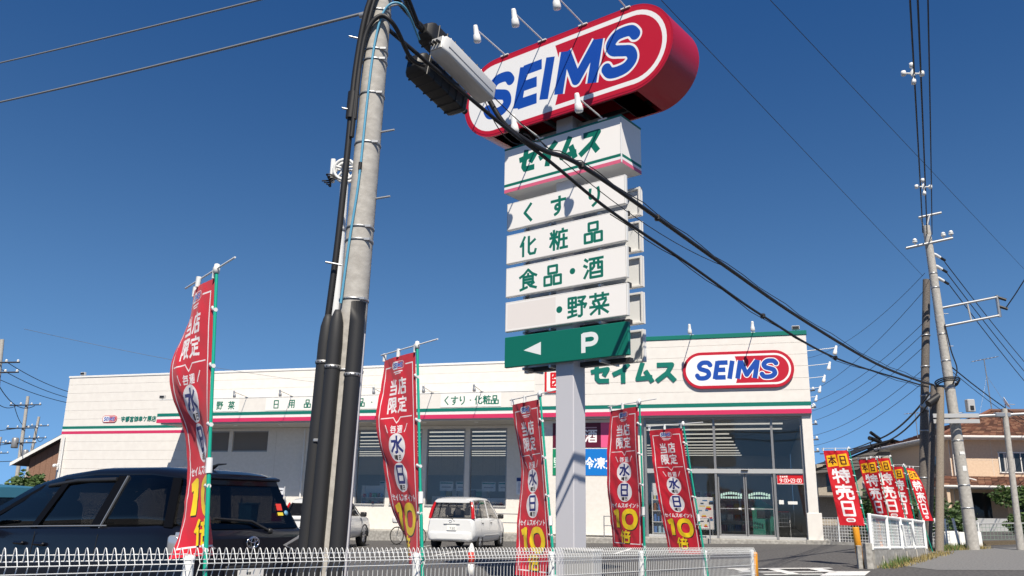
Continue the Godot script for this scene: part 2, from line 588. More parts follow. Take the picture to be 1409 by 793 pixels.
func make_materials():
	grain("asphalt", lin(.050, .049, .050), lin(.125, .121, .118), 0.05, 2.3, 0.93, 0.4, 3)
	grain("road_asphalt", lin(.13, .13, .133), lin(.22, .22, .215), 0.06, 2.1, 0.9, 0.3, 5)
	grain("concrete", lin(.26, .25, .23), lin(.44, .43, .40), 0.02, 1.7, 0.88, 0.3, 11)
	grain("pole_concrete", lin(.36, .345, .32), lin(.49, .475, .445), 0.02, 1.4, 0.85, 0.15, 13)
	grain("dark_pole", lin(.10, .085, .075), lin(.20, .18, .16), 0.03, 0.8, 0.8, 0.1, 15)
	grain("siding", lin(.75, .72, .68), lin(.795, .77, .73), 0.012, 2.6, 0.6, 0.04, 17)
	grain("lower_wall", lin(.73, .695, .64), lin(.785, .75, .70), 0.02, 2.2, 0.65, 0.05, 19)
	grain("soil", lin(.08, .06, .04), lin(.20, .16, .10), 0.06, 1.2, 0.95, 0.8, 21)
	mat("joint", lin(.55, .52, .47), 0.8)
	mat("white_paint", lin(.78, .78, .76), 0.45)
	mat("white_metal", lin(.74, .75, .75), 0.4)
	mat("fence_white", lin(.80, .82, .82), 0.4)
	mat("green", lin(.005, .17, .13), 0.4)
	mat("red_stripe", lin(.62, .035, .12), 0.4)
	mat("pink_stripe", lin(.66, .16, .26), 0.4)
	mat("lozenge_red", lin(.42, .010, .032), 0.32)
	mat("frame_grey", lin(.33, .33, .33), 0.38, 0.5)
	mat("tray_rim", lin(.70, .69, .67), 0.4)
	mat("light_frame", lin(.55, .55, .54), 0.4, 0.3)
	mat("dark_steel", lin(.055, .055, .06), 0.5, 0.4)
	mat("steel", lin(.45, .46, .47), 0.42, 0.75)
	mat("column_grey", lin(.56, .56, .60), 0.42)
	mat("cable_black", lin(.012, .012, .014), 0.55)
	mat("guard_black", lin(.020, .021, .024), 0.62)
	mat("cable_grey", lin(.20, .21, .22), 0.6)
	mat("cable_blue", lin(.10, .34, .52), 0.45)
	mat("pole_green", lin(.01, .36, .25), 0.35)
	mat("orange", lin(.76, .23, .015), 0.5)
	mat("red_plastic", lin(.62, .04, .025), 0.5)
	mat("soffit", lin(.50, .48, .45), 0.7)
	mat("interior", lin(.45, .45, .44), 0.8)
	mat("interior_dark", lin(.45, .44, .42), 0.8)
	mat("tube_white", lin(.8, .8, .78), 0.6)
	var tm = M.tube_white
	tm.emission_enabled = true
	tm.emission = Color(1.0, 0.98, 0.92)
	tm.emission_energy_multiplier = 0.5
	var gl = mat("glass", Color(0.10, 0.13, 0.13, 0.10), 0.02)
	gl.transparency = BaseMaterial3D.TRANSPARENCY_ALPHA
	var gd = mat("dark_glass", Color(0.02, 0.025, 0.03, 0.55), 0.02)
	gd.transparency = BaseMaterial3D.TRANSPARENCY_ALPHA
	mat("plastic_black", lin(.018, .018, .019), 0.45)
	mat("pillar_black", lin(.004, .004, .005), 0.5).metallic_specular = 0.2
	mat("tyre", lin(.018, .018, .018), 0.85)
	mat("rim", lin(.55, .56, .58), 0.3, 0.8)
	mat("chrome", lin(.75, .75, .76), 0.12, 1.0)
	var bl = mat("car_black", lin(.004, .005, .010), 0.3)
	bl.metallic_specular = 0.35
	bl.clearcoat_enabled = true
	bl.clearcoat = 0.3
	bl.clearcoat_roughness = 0.03
	var wh = mat("car_white", lin(.74, .75, .75), 0.3)
	wh.clearcoat_enabled = true
	wh.clearcoat = 0.8
	wh.clearcoat_roughness = 0.05
	var cb = mat("car_teal", lin(.03, .16, .24), 0.3)
	cb.clearcoat_enabled = true
	cb.clearcoat = 1.0
	mat("lamp_red", lin(.45, .012, .015), 0.15)
	mat("lamp_clear", lin(.50, .51, .53), 0.14, 0.55)
	mat("bark", lin(.09, .07, .05), 0.9)
	for k in 3:
		var lf = mat("leaf_%d" % k, [lin(.045, .085, .022), lin(.065, .115, .028), lin(.030, .060, .018)][k], 0.6)
		lf.backlight_enabled = true
		lf.backlight = lin(.03, .06, .01)
	mat("dry_grass", lin(.30, .24, .10), 0.9)
	mat("green_grass", lin(.10, .16, .04), 0.9)
	grain("house_beige", lin(.62, .46, .33), lin(.68, .52, .38), 0.02, 1.5, 0.8, 0.1, 23)
	grain("house_grey", lin(.34, .30, .25), lin(.42, .38, .32), 0.02, 1.5, 0.8, 0.1, 25)
	grain("house_brown", lin(.20, .11, .075), lin(.28, .16, .11), 0.03, 1.5, 0.85, 0.1, 27)
	mat("tile_a", lin(.19, .085, .055), 0.7)
	mat("tile_b", lin(.30, .165, .105), 0.7)
	mat("tile_c", lin(.125, .06, .042), 0.7)
	mat("roof_dark", lin(.07, .065, .065), 0.7)
	mat("gutter", lin(.62, .60, .58), 0.5)
	mat("curtain", lin(.50, .50, .50), 0.9)
	mat("window_dark", lin(.02, .025, .03), 0.06)
	mat("brown_door", lin(.13, .08, .05), 0.6)

# ---------------------------------------------------------------- ground
func make_ground():
	var st = start(true)
	var xs = [-400.0, -120.0, -40.0, -20.0, 0.0, 20.0, 40.0, 120.0, 400.0]
	var zs = [30.0, 0.0, -20.0, -40.0, -65.0, -90.0, -200.0, -500.0]
	for i in xs.size() - 1:
		for j in zs.size() - 1:
			quad(st, on_ground(xs[i], zs[j]), on_ground(xs[i], zs[j + 1]), on_ground(xs[i + 1], zs[j + 1]), on_ground(xs[i + 1], zs[j]))
	setting("parking_lot", finish(st), "asphalt")
	# lighter pavement of the road beyond the driveway
	var edge = [Vector2(9.15, -20.1), Vector2(10.1, -21.9), Vector2(11.3, -24.0), Vector2(12.6, -26.0), Vector2(14.2, -27.6), Vector2(17.5, -28.8), Vector2(39, -31.5), Vector2(39, -15.0), Vector2(12.2, -18.6), Vector2(9.3, -19.0)]
	sheet("road", edge, 0.006, "road_asphalt")
	# painted marks at the driveway mouth
	var root = thing("road_marking", "white painted letters on the asphalt at the driveway mouth", "road marking", Vector3.ZERO)
	var o = Vector2(4.9, -18.9)
	for r in [[0.35, 1.6, 0.0, 0.22], [0.0, 2.3, .62, .84], [.85, 1.1, 0.0, 1.5], [0.1, .4, .62, 1.7], [1.75, 2.05, .62, 1.7], [0.0, 2.3, 1.5, 1.75]]:
		strip_mark(root, "stroke", o.x + r[0], o.x + r[1], o.y + 1.0 - r[2], o.y + 1.0 - r[3], 0.009 + 0.002 * root.get_child_count())
	var l2 = thing("stop_line", "broad white painted bar beside the orange bollard", "road marking", Vector3.ZERO)
	var s2 = start()
	var q = [Vector2(6.25, -17.6), Vector2(6.9, -18.75), Vector2(7.75, -18.75), Vector2(7.15, -17.6)]
	quad(s2, gp(q[0], .008), gp(q[1], .008), gp(q[2], .008), gp(q[3], .008))
	part(l2, "bar", finish(s2), "white_paint")
	var k = 0
	for u in [[-6.9, 29.5], [-4.2, 29.2], [-1.55 - 2.6 + 2.0, 27.2], [0.55, 27.2], [3.2, 27.6]]:
		k += 1
		var pm = thing("parking_line", ["white parking line left of the white estate car", "white parking line right of the white estate car", "white parking line left of the small white hatchback", "white parking line right of the small white hatchback", "white parking line right of the grey sign column"][k - 1], "road marking", Vector3.ZERO, 0.0, "parking bay lines")
		var s3 = start()
		var d = Vector2(0.292, -0.956)
		var n = Vector2(0.956, 0.292) * 0.06
		var a = Vector2(u[0], -u[1] + 1.5)
		var b = a + d * 4.6
		quad(s3, gp(a - n, .006), gp(b - n, .006), gp(b + n, .006), gp(a + n, .006))
		part(pm, "line", finish(s3), "white_paint")

func gp(v: Vector2, up):
	return Vector3(v.x, ground_y(v.x, v.y) + up, v.y)

func strip_mark(root, called, x0, x1, z0, z1, up):
	var st = start()
	quad(st, gp(Vector2(x0, z0), up), gp(Vector2(x0, z1), up), gp(Vector2(x1, z1), up), gp(Vector2(x1, z0), up))
	part(root, called, finish(st), "white_paint")

func sheet(called, poly, up, m):
	var st = start()
	var pp = PackedVector2Array(poly)
	var idx = Geometry2D.triangulate_polygon(pp)
	for t in range(0, idx.size(), 3):
		var tri = [pp[idx[t]], pp[idx[t + 1]], pp[idx[t + 2]]]
		if (tri[1] - tri[0]).cross(tri[2] - tri[0]) < 0:
			tri.reverse()
		for p in tri:
			st.add_vertex(gp(p, up))
	return setting(called, finish(st), m)

# ---------------------------------------------------------------- the store
func add_plate(st, poly, z0, z1):
	var n = poly.size()
	for i in range(1, n - 1):
		var tri = [poly[0], poly[i], poly[i + 1]]
		if (tri[1] - tri[0]).cross(tri[2] - tri[0]) > 0:
			tri.reverse()
		for p in tri:
			st.add_vertex(Vector3(p.x, p.y, z1))
	for i in n:
		var a = poly[i]
		var b = poly[(i + 1) % n]
		quad(st, Vector3(a.x, a.y, z1), Vector3(a.x, a.y, z0), Vector3(b.x, b.y, z0), Vector3(b.x, b.y, z1))

# a cut-out letter standing on the wall, origin at its lower left
func letter(ch, w, h, wd, depth):
	var st = start()
	var k = 0
	for s in G[ch]:
		var p = []
		for i in range(0, s.size(), 2):
			p.append(Vector2(s[i] * 0.01 * w, (100 - s[i + 1]) * 0.01 * h))
		for i in p.size() - 1:
			var d = (p[i + 1] - p[i]).normalized()
			var q = Vector2(-d.y, d.x) * wd * 0.5
			var e0 = d * wd * (0.2 if i == 0 else 0.0)
			var e1 = d * wd * (0.2 if i == p.size() - 2 else 0.0)
			k += 1
			add_plate(st, [p[i] - e0 + q, p[i + 1] + e1 + q, p[i + 1] + e1 - q, p[i] - e0 - q], 0.0, depth + k * 0.0006)
			if i > 0:
				k += 1
				var c = []
				for j in 10:
					c.append(p[i] + Vector2(cos(TAU * j / 10), sin(TAU * j / 10)) * wd * 0.5)
				add_plate(st, c, 0.0, depth + k * 0.0006)
	return finish(st)

func lamp_head_mesh():
	if not meshes.has("lamp_head"):
		meshes["lamp_head"] = lathe([[0.0, -0.20], [0.046, -0.197], [0.056, -0.178], [0.056, -0.150], [0.047, -0.085], [0.038, -0.075], [0.034, 0.03], [0.026, 0.055], [0.0, 0.06]], 14)
	return meshes["lamp_head"]

# arm leaving the face of a wall along +z with a reflector lamp at its end
func arm_lamp(parent, at, length, rise, m, size = 1.0, dir = Vector3(0, 0, 1)):
	var tip = dir * length + Vector3(0, rise, 0)
	var a = part(parent, "lamp_arm", tube([Vector3.ZERO, dir * 0.06 + Vector3(0, 0.02, 0), tip * 0.95, tip], 0.011 * size, 6), m, at)
	var h = part(a, "lamp_head", lamp_head_mesh(), m, tip + dir * 0.02)
	h.scale = Vector3.ONE * size
	h.rotation = Vector3(0.25 * dir.z, 0, -0.25 * dir.x)
	part(a, "foot_plate", cbox(Vector3(0.16, 0.02, 0.05) if dir.z != 0.0 else Vector3(0.05, 0.02, 0.16)), m, dir * 0.02)

func siding(parent, x0, x1, y0, y1, zf, pitch = 0.455):
	var y = y0
	while y < y1 - 0.02:
		var t = min(y + pitch, y1)
		slab(parent, "siding_panel", "siding", x0, x1, y + 0.004, t - 0.004, zf - 0.03, zf, 0.003)
		y = t

func make_store():
	var B = thing("drugstore", "long cream single-storey drugstore with green and red stripes and glass entrance", "store", Vector3(11.324, 0, -31.5), deg_to_rad(-17.0))
	# --- upper walls
	slab(B, "wall", "joint", -10.8, -0.03, 4.86, 7.98, -0.25, -0.022)
	siding(B, -10.8, 0.0, 5.315, 7.88, 0.0)
	slab(B, "parapet_cap", "green", -10.83, 0.03, 7.88, 8.05, -0.3, 0.03, 0.01)
	slab(B, "wall", "joint", -37.17, -10.83, 4.81, 7.55, -2.55, -2.322)
	siding(B, -37.2, -10.8, 4.91, 7.56, -2.3)
	slab(B, "parapet_cap", "white_paint", -37.25, -10.8, 7.56, 7.66, -2.6, -2.27, 0.01)
	# left plain end below the stripes
	slab(B, "wall", "joint", -37.17, -29.4, -0.6, 4.80, -2.55, -2.322)
	siding(B, -37.2, -29.4, -0.35, 4.91, -2.3, 0.455)
	slab(B, "stripe", "green", -37.21, -29.4, 4.86, 5.0, -2.3, -2.294)
	slab(B, "stripe", "red_stripe", -37.21, -29.4, 4.60, 4.74, -2.3, -2.294)
	slab(B, "stripe", "white_paint", -37.21, -29.4, 4.741, 4.859, -2.3, -2.295)
	# side and rear
	slab(B, "side_wall", "siding", -0.25, 0.0, -0.5, 4.85, -27.0, -0.62)
	slab(B, "side_wall", "siding", -0.25, -0.002, 4.87, 7.97, -27.0, -0.26)
	slab(B, "side_wall", "siding", -37.2, -36.95, -0.6, 7.55, -27.0, -2.56)
	slab(B, "side_wall", "siding", -10.8, -10.6, 5.0, 7.97, -6.0, -0.26)
	slab(B, "rear_wall", "siding", -36.94, -0.26, -0.6, 7.55, -27.2, -27.0)
	slab(B, "roof", "joint", -36.94, -0.26, 6.9, 7.1, -26.99, -2.56)
	slab(B, "roof", "joint", -10.59, -0.26, 6.9, 7.1, -2.555, -0.26)
	# --- fascia and canopy
	slab(B, "fascia", "siding", -29.4, -10.8, 5.315, 5.96, -0.2, 0.0, 0.004)
	slab(B, "fascia_cap", "white_metal", -29.42, -10.8, 5.96, 5.985, -0.22, 0.012)
	slab(B, "fascia", "siding", -29.4, -29.2, 4.87, 5.95, -2.29, -0.21)
	slab(B, "canopy_top", "joint", -29.19, -10.81, 5.6, 5.7, -2.29, -0.21)
	slab(B, "fascia_band", "white_paint", -29.4, 0.0, 4.87, 5.313, -0.2, 0.002)
	slab(B, "stripe", "green", -29.405, 0.005, 5.172, 5.312, 0.002, 0.010, 0.002)
	slab(B, "stripe", "red_stripe", -29.405, 0.005, 4.872, 5.045, 0.002, 0.016, 0.002)
	slab(B, "stripe", "green", -29.406, -29.4, 5.172, 5.312, -2.2, 0.0)
	slab(B, "stripe", "red_stripe", -29.408, -29.4, 4.872, 5.045, -2.2, 0.0)
	slab(B, "soffit", "soffit", -29.18, -10.5, 4.80, 4.868, -2.29, -0.05)
	slab(B, "soffit", "soffit", -10.499, -0.02, 4.80, 4.868, -0.6, -0.05)
	var x = -28.0
	while x < -11.0:
		part(B, "downlight", lathe([[0.0, 0.0], [0.08, 0.0], [0.10, 0.02], [0.10, 0.04]], 12), "white_metal", Vector3(x, 4.775, -0.8))
		x += 2.4
	# --- recessed window wall
	var wins = [[-19.95, -18.42], [-18.2, -16.72], [-16.47, -14.62], [-14.40, -12.66]]
	slab(B, "wall", "lower_wall", -29.39, -10.6, -0.6, 1.26, -2.55, -2.3, 0.003)
	slab(B, "wall", "lower_wall", -29.39, -10.6, 4.66, 4.79, -2.55, -2.3)
	var px = -24.75
	for w in wins:
		slab(B, "wall", "lower_wall", px, w[0], 1.262, 4.658, -2.55, -2.3)
		px = w[1]
	slab(B, "wall", "lower_wall", px, -10.6, 1.262, 4.658, -2.55, -2.3)
	slab(B, "wall", "lower_wall", -29.39, -28.7, 1.262, 4.658, -2.55, -2.3)
	slab(B, "wall", "lower_wall", -28.7, -24.75, 1.262, 3.66, -2.55, -2.3)
	slab(B, "wall", "lower_wall", -26.94, -26.73, 3.662, 4.658, -2.55, -2.3)
	for w in wins:
		window_unit(B, w[0], w[1], 1.262, 4.658, -2.34, [3.79])
	for w in [[-28.7, -26.94], [-26.73, -24.76]]:
		var f = slab(B, "window", "frame_grey", w[0] + .002, w[1] - .002, 3.665, 4.655, -2.42, -2.37)
		part(f, "blind", cbox(Vector3(w[1] - w[0] - 0.12, 0.87, 0.02)), "soffit_dark" if M.has("soffit_dark") else mat("soffit_dark", lin(.17, .155, .14), 0.6), Vector3(0, 0, 0.03))
	for xj in [-24.3, -22.5]:
		slab(B, "wall_joint", "joint", xj, xj + 0.012, 1.28, 4.64, -2.3, -2.296)
	part(B, "downpipe", rod(0.045, 4.1, 10), "white_metal", Vector3(-22.72, 0.6, -2.23))
	part(B, "downpipe", rod(0.045, 4.2, 10), "white_metal", Vector3(-36.9, 0.3, -2.2))
	# --- concrete walkway
	slab(B, "walkway", "concrete", -29.4, -6.6, -0.75, 0.22, -2.3, -0.75, 0.02)
	slab(B, "walkway", "concrete", -6.6, 0.05, -0.6, 0.26, -2.3, 0.0, 0.02)
	slab(B, "ramp_edge", "concrete", -10.8, -6.6, -0.75, 0.2, -0.75, 0.35, 0.02)
	# --- entrance block
	slab(B, "entrance_wall", "lower_wall", -10.6, -6.36, 0.22, 4.79, -0.72, -0.5)
	slab(B, "entrance_wall", "lower_wall", -10.82, -10.6, 0.22, 4.79, -2.29, -0.5)
	slab(B, "pillar", "siding", -0.36, 0.0, 0.0, 4.868, -0.62, -0.12, 0.012)
	slab(B, "pillar_base", "siding", -0.42, 0.10, -0.3, 1.25, -0.9, -0.10, 0.012)
	slab(B, "plinth", "concrete", -0.5, 0.35, -0.3, 0.30, -1.2, 0.02, 0.01)
	for v in [-6.30, -3.63, -1.48, -0.40]:
		slab(B, "mullion", "frame_grey", v - 0.045, v + 0.045, 0.262, 4.80, -0.42, -0.28, 0.006)
	slab(B, "mullion", "frame_grey", -4.97, -4.90, 2.83, 4.80, -0.40, -0.31, 0.005)
	slab(B, "transom", "light_frame", -6.25, -0.45, 2.66, 2.828, -0.43, -0.265, 0.006)
	slab(B, "transom", "frame_grey", -6.25, -0.45, 4.72, 4.799, -0.41, -0.29, 0.006)
	slab(B, "sill", "light_frame", -6.25, -0.45, 0.262, 0.36, -0.41, -0.29, 0.006)
	part(B, "door_sensor", cbox(Vector3(0.26, 0.05, 0.06), 0.01), "plastic_black", Vector3(-2.55, 2.77, -0.24))
	for g in [[-6.25, -4.98, 2.83, 4.72], [-4.89, -3.68, 2.83, 4.72], [-3.58, -1.53, 2.83, 4.72], [-1.43, -0.45, 2.83, 4.72], [-6.25, -3.68, .36, 2.66], [-1.43, -.45, .36, 2.66]]:
		slab(B, "pane", "glass", g[0], g[1], g[2], g[3], -0.356, -0.348)
	for dx in [[-3.57, -2.57], [-2.55, -1.54]]:
		var d = slab(B, "sliding_door", "glass", dx[0] + .05, dx[1] - .05, 0.42, 2.60, -0.39, -0.382)
		var hw = (dx[1] - dx[0]) * 0.5
		for s in [-1, 1]:
			part(d, "door_frame", cbox(Vector3(0.05, 2.29, 0.05), 0.005), "frame_grey", Vector3(s * (hw - 0.026), -0.01, 0.0))
		for s in [-1.12, 1.12]:
			part(d, "door_frame", cbox(Vector3(2 * hw - 0.1, 0.07, 0.05), 0.005), "frame_grey", Vector3(0, s, 0))
		part(d, "door_frame", cbox(Vector3(2 * hw - 0.1, 0.03, 0.03), 0.005), "frame_grey", Vector3(0, -0.15, 0))
		part(d, "decal", decal_mesh(), "mint_decal" if M.has("mint_decal") else mat("mint_decal", lin(.42, .62, .55), 0.6), Vector3(-0.02, 0.32, 0.008))
		part(d, "push_sticker", cbox(Vector3(0.1, 0.07, 0.004)), "white_paint", Vector3(0.28 if dx[0] < -3 else -0.28, -0.15, 0.02))
	# --- opening hours board
	var oh = Sheet.new(320, 116, Color(0.80, 0.10, 0.14), 3)
	oh.rect(0, 0, 320, 5, Color(0.93, 0.5, 0.52))
	oh.rect(0, 108, 320, 8, Color(0.92, 0.75, 0.74))
	say(oh, "営業時間", 30, 16, 22, 22, 25, 3.2, Color(0.96, 0.94, 0.92))
	say(oh, "9:00〜23:00", 26, 48, 34, 50, 26, 7.0, Color(0.97, 0.96, 0.95))
	printed("hours_print", oh)
	var ob = slab(B, "opening_hours_sign", "white_metal", -1.39, -0.42, 2.27, 2.64, -0.33, -0.318, 0.003)
	part(ob, "sign_face", face(0.95, 0.35), "hours_print", Vector3(0, 0, 0.0075))
	# --- wall posters
	var p1 = Sheet.new(440, 148, Color(0.36, 0.04, 0.16), 2)
	p1.rect(292, 0, 148, 148, Color(0.90, 0.36, 0.55))
	say(p1, "酒", 196, 40, 72, 76, 80, 10, Color(0.97, 0.95, 0.95))
	p1.rect(196, 26, 72, 7, Color(0.75, 0.6, 0.65))
	printed("poster_wine_print", p1)
	var w1 = slab(B, "wall_poster", "white_metal", -10.13, -7.10, 3.67, 4.67, -0.5, -0.485, 0.002)
	part(w1, "sign_face", face(3.03, 1.0), "poster_wine_print", Vector3(0, 0, 0.009))
	var p2 = Sheet.new(440, 156, Color(0.05, 0.47, 0.80), 2)
	p2.rect(0, 0, 128, 156, Color(0.05, 0.52, 0.36))
	say(p2, "冷凍食品", 186, 50, 62, 66, 66, 9, Color(0.97, 0.97, 0.98))
	say(p2, "野菜", 6, 50, 56, 62, 60, 7, Color(0.85, 0.93, 0.88))
	printed("poster_frozen_print", p2)
	var w2 = slab(B, "wall_poster", "white_metal", -10.13, -7.10, 2.56, 3.62, -0.5, -0.485, 0.002)
	part(w2, "sign_face", face(3.03, 1.06), "poster_frozen_print", Vector3(0, 0, 0.009))
	var p3 = Sheet.new(96, 160, Color(0.90, 0.92, 0.95), 2)
	p3.rect(0, 0, 96, 34, Color(0.10, 0.22, 0.48))
	for k in 9:
		p3.rect(12, 48 + k * 12, 30 + (k * 29) % 42, 4, Color(0.35, 0.42, 0.6))
	printed("notice_print", p3)
	var w3 = slab(B, "notice_board", "white_metal", -12.2, -11.76, 1.80, 2.52, -2.3, -2.285, 0.002)
	part(w3, "sign_face", face(0.42, 0.70), "notice_print", Vector3(0, 0, 0.009))
	# --- fascia lettering panels
	var green = Color(0.02, 0.42, 0.34)
	var cream = Color(0.955, 0.94, 0.92)
	for f in [["くすり・化粧品", -13.6, 2.72], ["食品・酒・", -18.2, 2.72], ["日用品", -22.18, 2.72], ["酒・野菜", -26.3, 2.72]]:
		var sh = Sheet.new(640, 136, cream, 2)
		var n = f[0].length()
		var step = 600.0 / n if n > 3 else 190.0
		var gw = min(82.0, step * 0.96)
		var x0 = 320.0 - (step * (n - 1) + gw) * 0.5
		say(sh, f[0], x0, 22, gw, 92, step, 11.5, green)
		printed("fascia_print_%d" % n + str(f[1]), sh)
		var pnl = slab(B, "fascia_sign", "white_metal", f[1] - f[2] * .5, f[1] + f[2] * .5, 5.345, 5.925, 0.0, 0.012, 0.002)
		part(pnl, "sign_face", face(f[2] - .02, 0.56), "fascia_print_%d" % n + str(f[1]), Vector3(0, 0, 0.0085))
	# --- big lettering on the tall wall
	var k = 0
	for ch in "セイムス":
		part(B, "letter", letter(ch, 0.80, 0.80, 0.185, 0.03), "green", Vector3(-8.43 + 0.885 * k, 6.2, 0.0))
		k += 1
	k = 0
	for ch in "宇都宮御幸ケ原店":
		part(B, "letter", letter(ch, 0.25, 0.27, 0.034, 0.012), "green", Vector3(-33.52 + 0.272 * k, 5.20, -2.3))
		k += 1
	# --- lozenge signs
	var lz = Sheet.new(1152, 384, Color(0.74, 0.07, 0.18), 2)
	lozenge(lz, 0, 0, 1152, 384)
	printed("lozenge_print", lz)
	var ls = part(B, "lozenge_sign", prism(stadium(2.09, 0.72, 24), 0.0, 0.09), "lozenge_red", Vector3(-2.6, 6.59, 0.0))
	part(ls, "sign_face", prism(stadium(2.08, 0.71, 24), 0.09, 0.094, Rect2(-2.08, -0.71, 4.16, 1.42)), "lozenge_print")
	var l3 = part(B, "lozenge_sign", prism(stadium(0.46, 0.18, 14), 0.0, 0.03), "lozenge_red", Vector3(-34.23, 5.35, -2.3))
	part(l3, "sign_face", prism(stadium(0.455, 0.176, 14), 0.03, 0.033, Rect2(-0.455, -0.176, 0.91, 0.352)), "lozenge_print")
	# --- framed red sign left of the lettering
	var ps = Sheet.new(200, 200, Color(0.96, 0.95, 0.93), 2)
	ps.frame(0, 0, 200, 200, 16, Color(0.82, 0.08, 0.12))
	say(ps, "医", 40, 40, 124, 124, 130, 17, Color(0.82, 0.08, 0.12))
	printed("pharmacy_print", ps)
	var rs = slab(B, "square_sign", "white_metal", -10.35, -9.28, 5.86, 6.93, 0.0, 0.05, 0.004)
	part(rs, "sign_face", face(1.06, 1.06), "pharmacy_print", Vector3(0, 0, 0.027))
	# --- lamps
	for lx in [-13.11, -15.36, -17.66, -19.95, -22.22, -24.57, -26.9]:
		arm_lamp(B, Vector3(lx, 5.985, -0.02), 1.0, 0.12, "steel", 1.25)
	for lx in [-1.94, -4.30, -6.66, -9.0]:
		arm_lamp(B, Vector3(lx, 8.05, -0.02), 0.95, 0.16, "white_metal", 1.5)
	for lz_ in [-2.2, -6.2, -10.2, -14.2, -18.2, -22.2]:
		arm_lamp(B, Vector3(0.0, 7.6, lz_), 1.2, 0.12, "white_metal", 1.5, Vector3(1, 0, 0))
	for fl in [[-36.45, 7.66, -2.4], [-29.3, 5.985, -0.1], [-0.35, 8.05, -0.1]]:
		var fx = part(B, "floodlight", cbox(Vector3(0.30, 0.16, 0.14), 0.02), "light_frame", Vector3(fl[0], fl[1] + 0.13, fl[2]))
		part(fx, "bracket", cbox(Vector3(0.06, 0.12, 0.05)), "steel", Vector3(0, -0.11, 0))
		part(fx, "lens", cbox(Vector3(0.24, 0.10, 0.01)), "plastic_black", Vector3(0, 0, 0.075))
	# --- interior
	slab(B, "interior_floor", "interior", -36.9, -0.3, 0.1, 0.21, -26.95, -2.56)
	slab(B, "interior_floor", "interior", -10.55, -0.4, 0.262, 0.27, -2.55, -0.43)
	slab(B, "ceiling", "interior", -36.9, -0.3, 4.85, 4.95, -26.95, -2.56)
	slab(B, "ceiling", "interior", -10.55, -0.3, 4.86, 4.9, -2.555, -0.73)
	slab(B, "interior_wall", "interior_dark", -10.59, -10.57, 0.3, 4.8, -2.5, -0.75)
	var z = -3.4
	while z > -26.0:
		for seg in [[-36.0, -8.2], [-7.2, -3.4 if z < -6.0 else -1.0]]:
			slab(B, "ceiling_light", "tube_white", seg[0], seg[1], 4.79, 4.845, z - 0.035, z + 0.035)
		z -= 2.5
	for l in [[-31.0, -12.0], [-19.0, -8.0], [-12.0, -14.0], [-4.5, -6.0]]:
		var om = OmniLight3D.new()
		om.name = "ceiling_glow"
		om.light_energy = 0.03
		om.omni_range = 30.0
		om.omni_attenuation = 2.0
		om.light_color = Color(1.0, 0.97, 0.9)
		om.light_size = 0.6
		om.shadow_enabled = true
		B.add_child(om, true)
		om.position = Vector3(l[0], 4.5, l[1])
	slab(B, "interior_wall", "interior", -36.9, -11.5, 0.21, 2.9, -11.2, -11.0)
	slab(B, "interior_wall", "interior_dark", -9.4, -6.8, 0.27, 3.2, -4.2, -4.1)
	make_store_things(B)

func decal_mesh():
	if meshes.has("decal"):
		return meshes["decal"]
	var st = start()
	var k = 0
	for i in 9:
		var x = -0.36 + i * 0.09
		var y = 0.10 * cos(x * 3.4)
		k += 1
		add_plate(st, [Vector2(x - .036, y - .05), Vector2(x - .030, y + .04), Vector2(x + .028, y + .055), Vector2(x + .036, y - .04)], 0.0, 0.002 + k * .0003)
		add_plate(st, [Vector2(x - .034, -.10), Vector2(x - .034, -.02), Vector2(x + .03, -.025), Vector2(x + .03, -.10)], 0.0, 0.002 + k * .0003)
	meshes["decal"] = finish(st)
	return meshes["decal"]

func window_unit(B, x0, x1, y0, y1, z, bars):
	var g = slab(B, "window", "glass", x0 + .06, x1 - .06, y0 + .06, y1 - .06, z - 0.03, z - 0.022)
	var c = g.position
	var w = x1 - x0
	var h = y1 - y0
	for s in [-1, 1]:
		part(g, "window_frame", cbox(Vector3(0.058, h - .004, 0.11), 0.005), "frame_grey", Vector3(s * (w * 0.5 - 0.031), 0, 0))
		part(g, "window_frame", cbox(Vector3(w - 0.12, 0.058, 0.11), 0.005), "frame_grey", Vector3(0, s * (h * 0.5 - 0.031), 0))
	for b in bars:
		part(g, "window_bar", cbox(Vector3(w - 0.12, 0.09, 0.09), 0.005), "frame_grey", Vector3(0, b - c.y, 0))
	part(g, "window_sill", cbox(Vector3(w - 0.004, 0.05, 0.06), 0.005), "light_frame", Vector3(0, -h * 0.5 + 0.026, 0.09))
	return g

func in_store(p: Vector3):
	return Vector3(11.324, 0, -31.5) + p.rotated(Vector3.UP, deg_to_rad(-17.0))

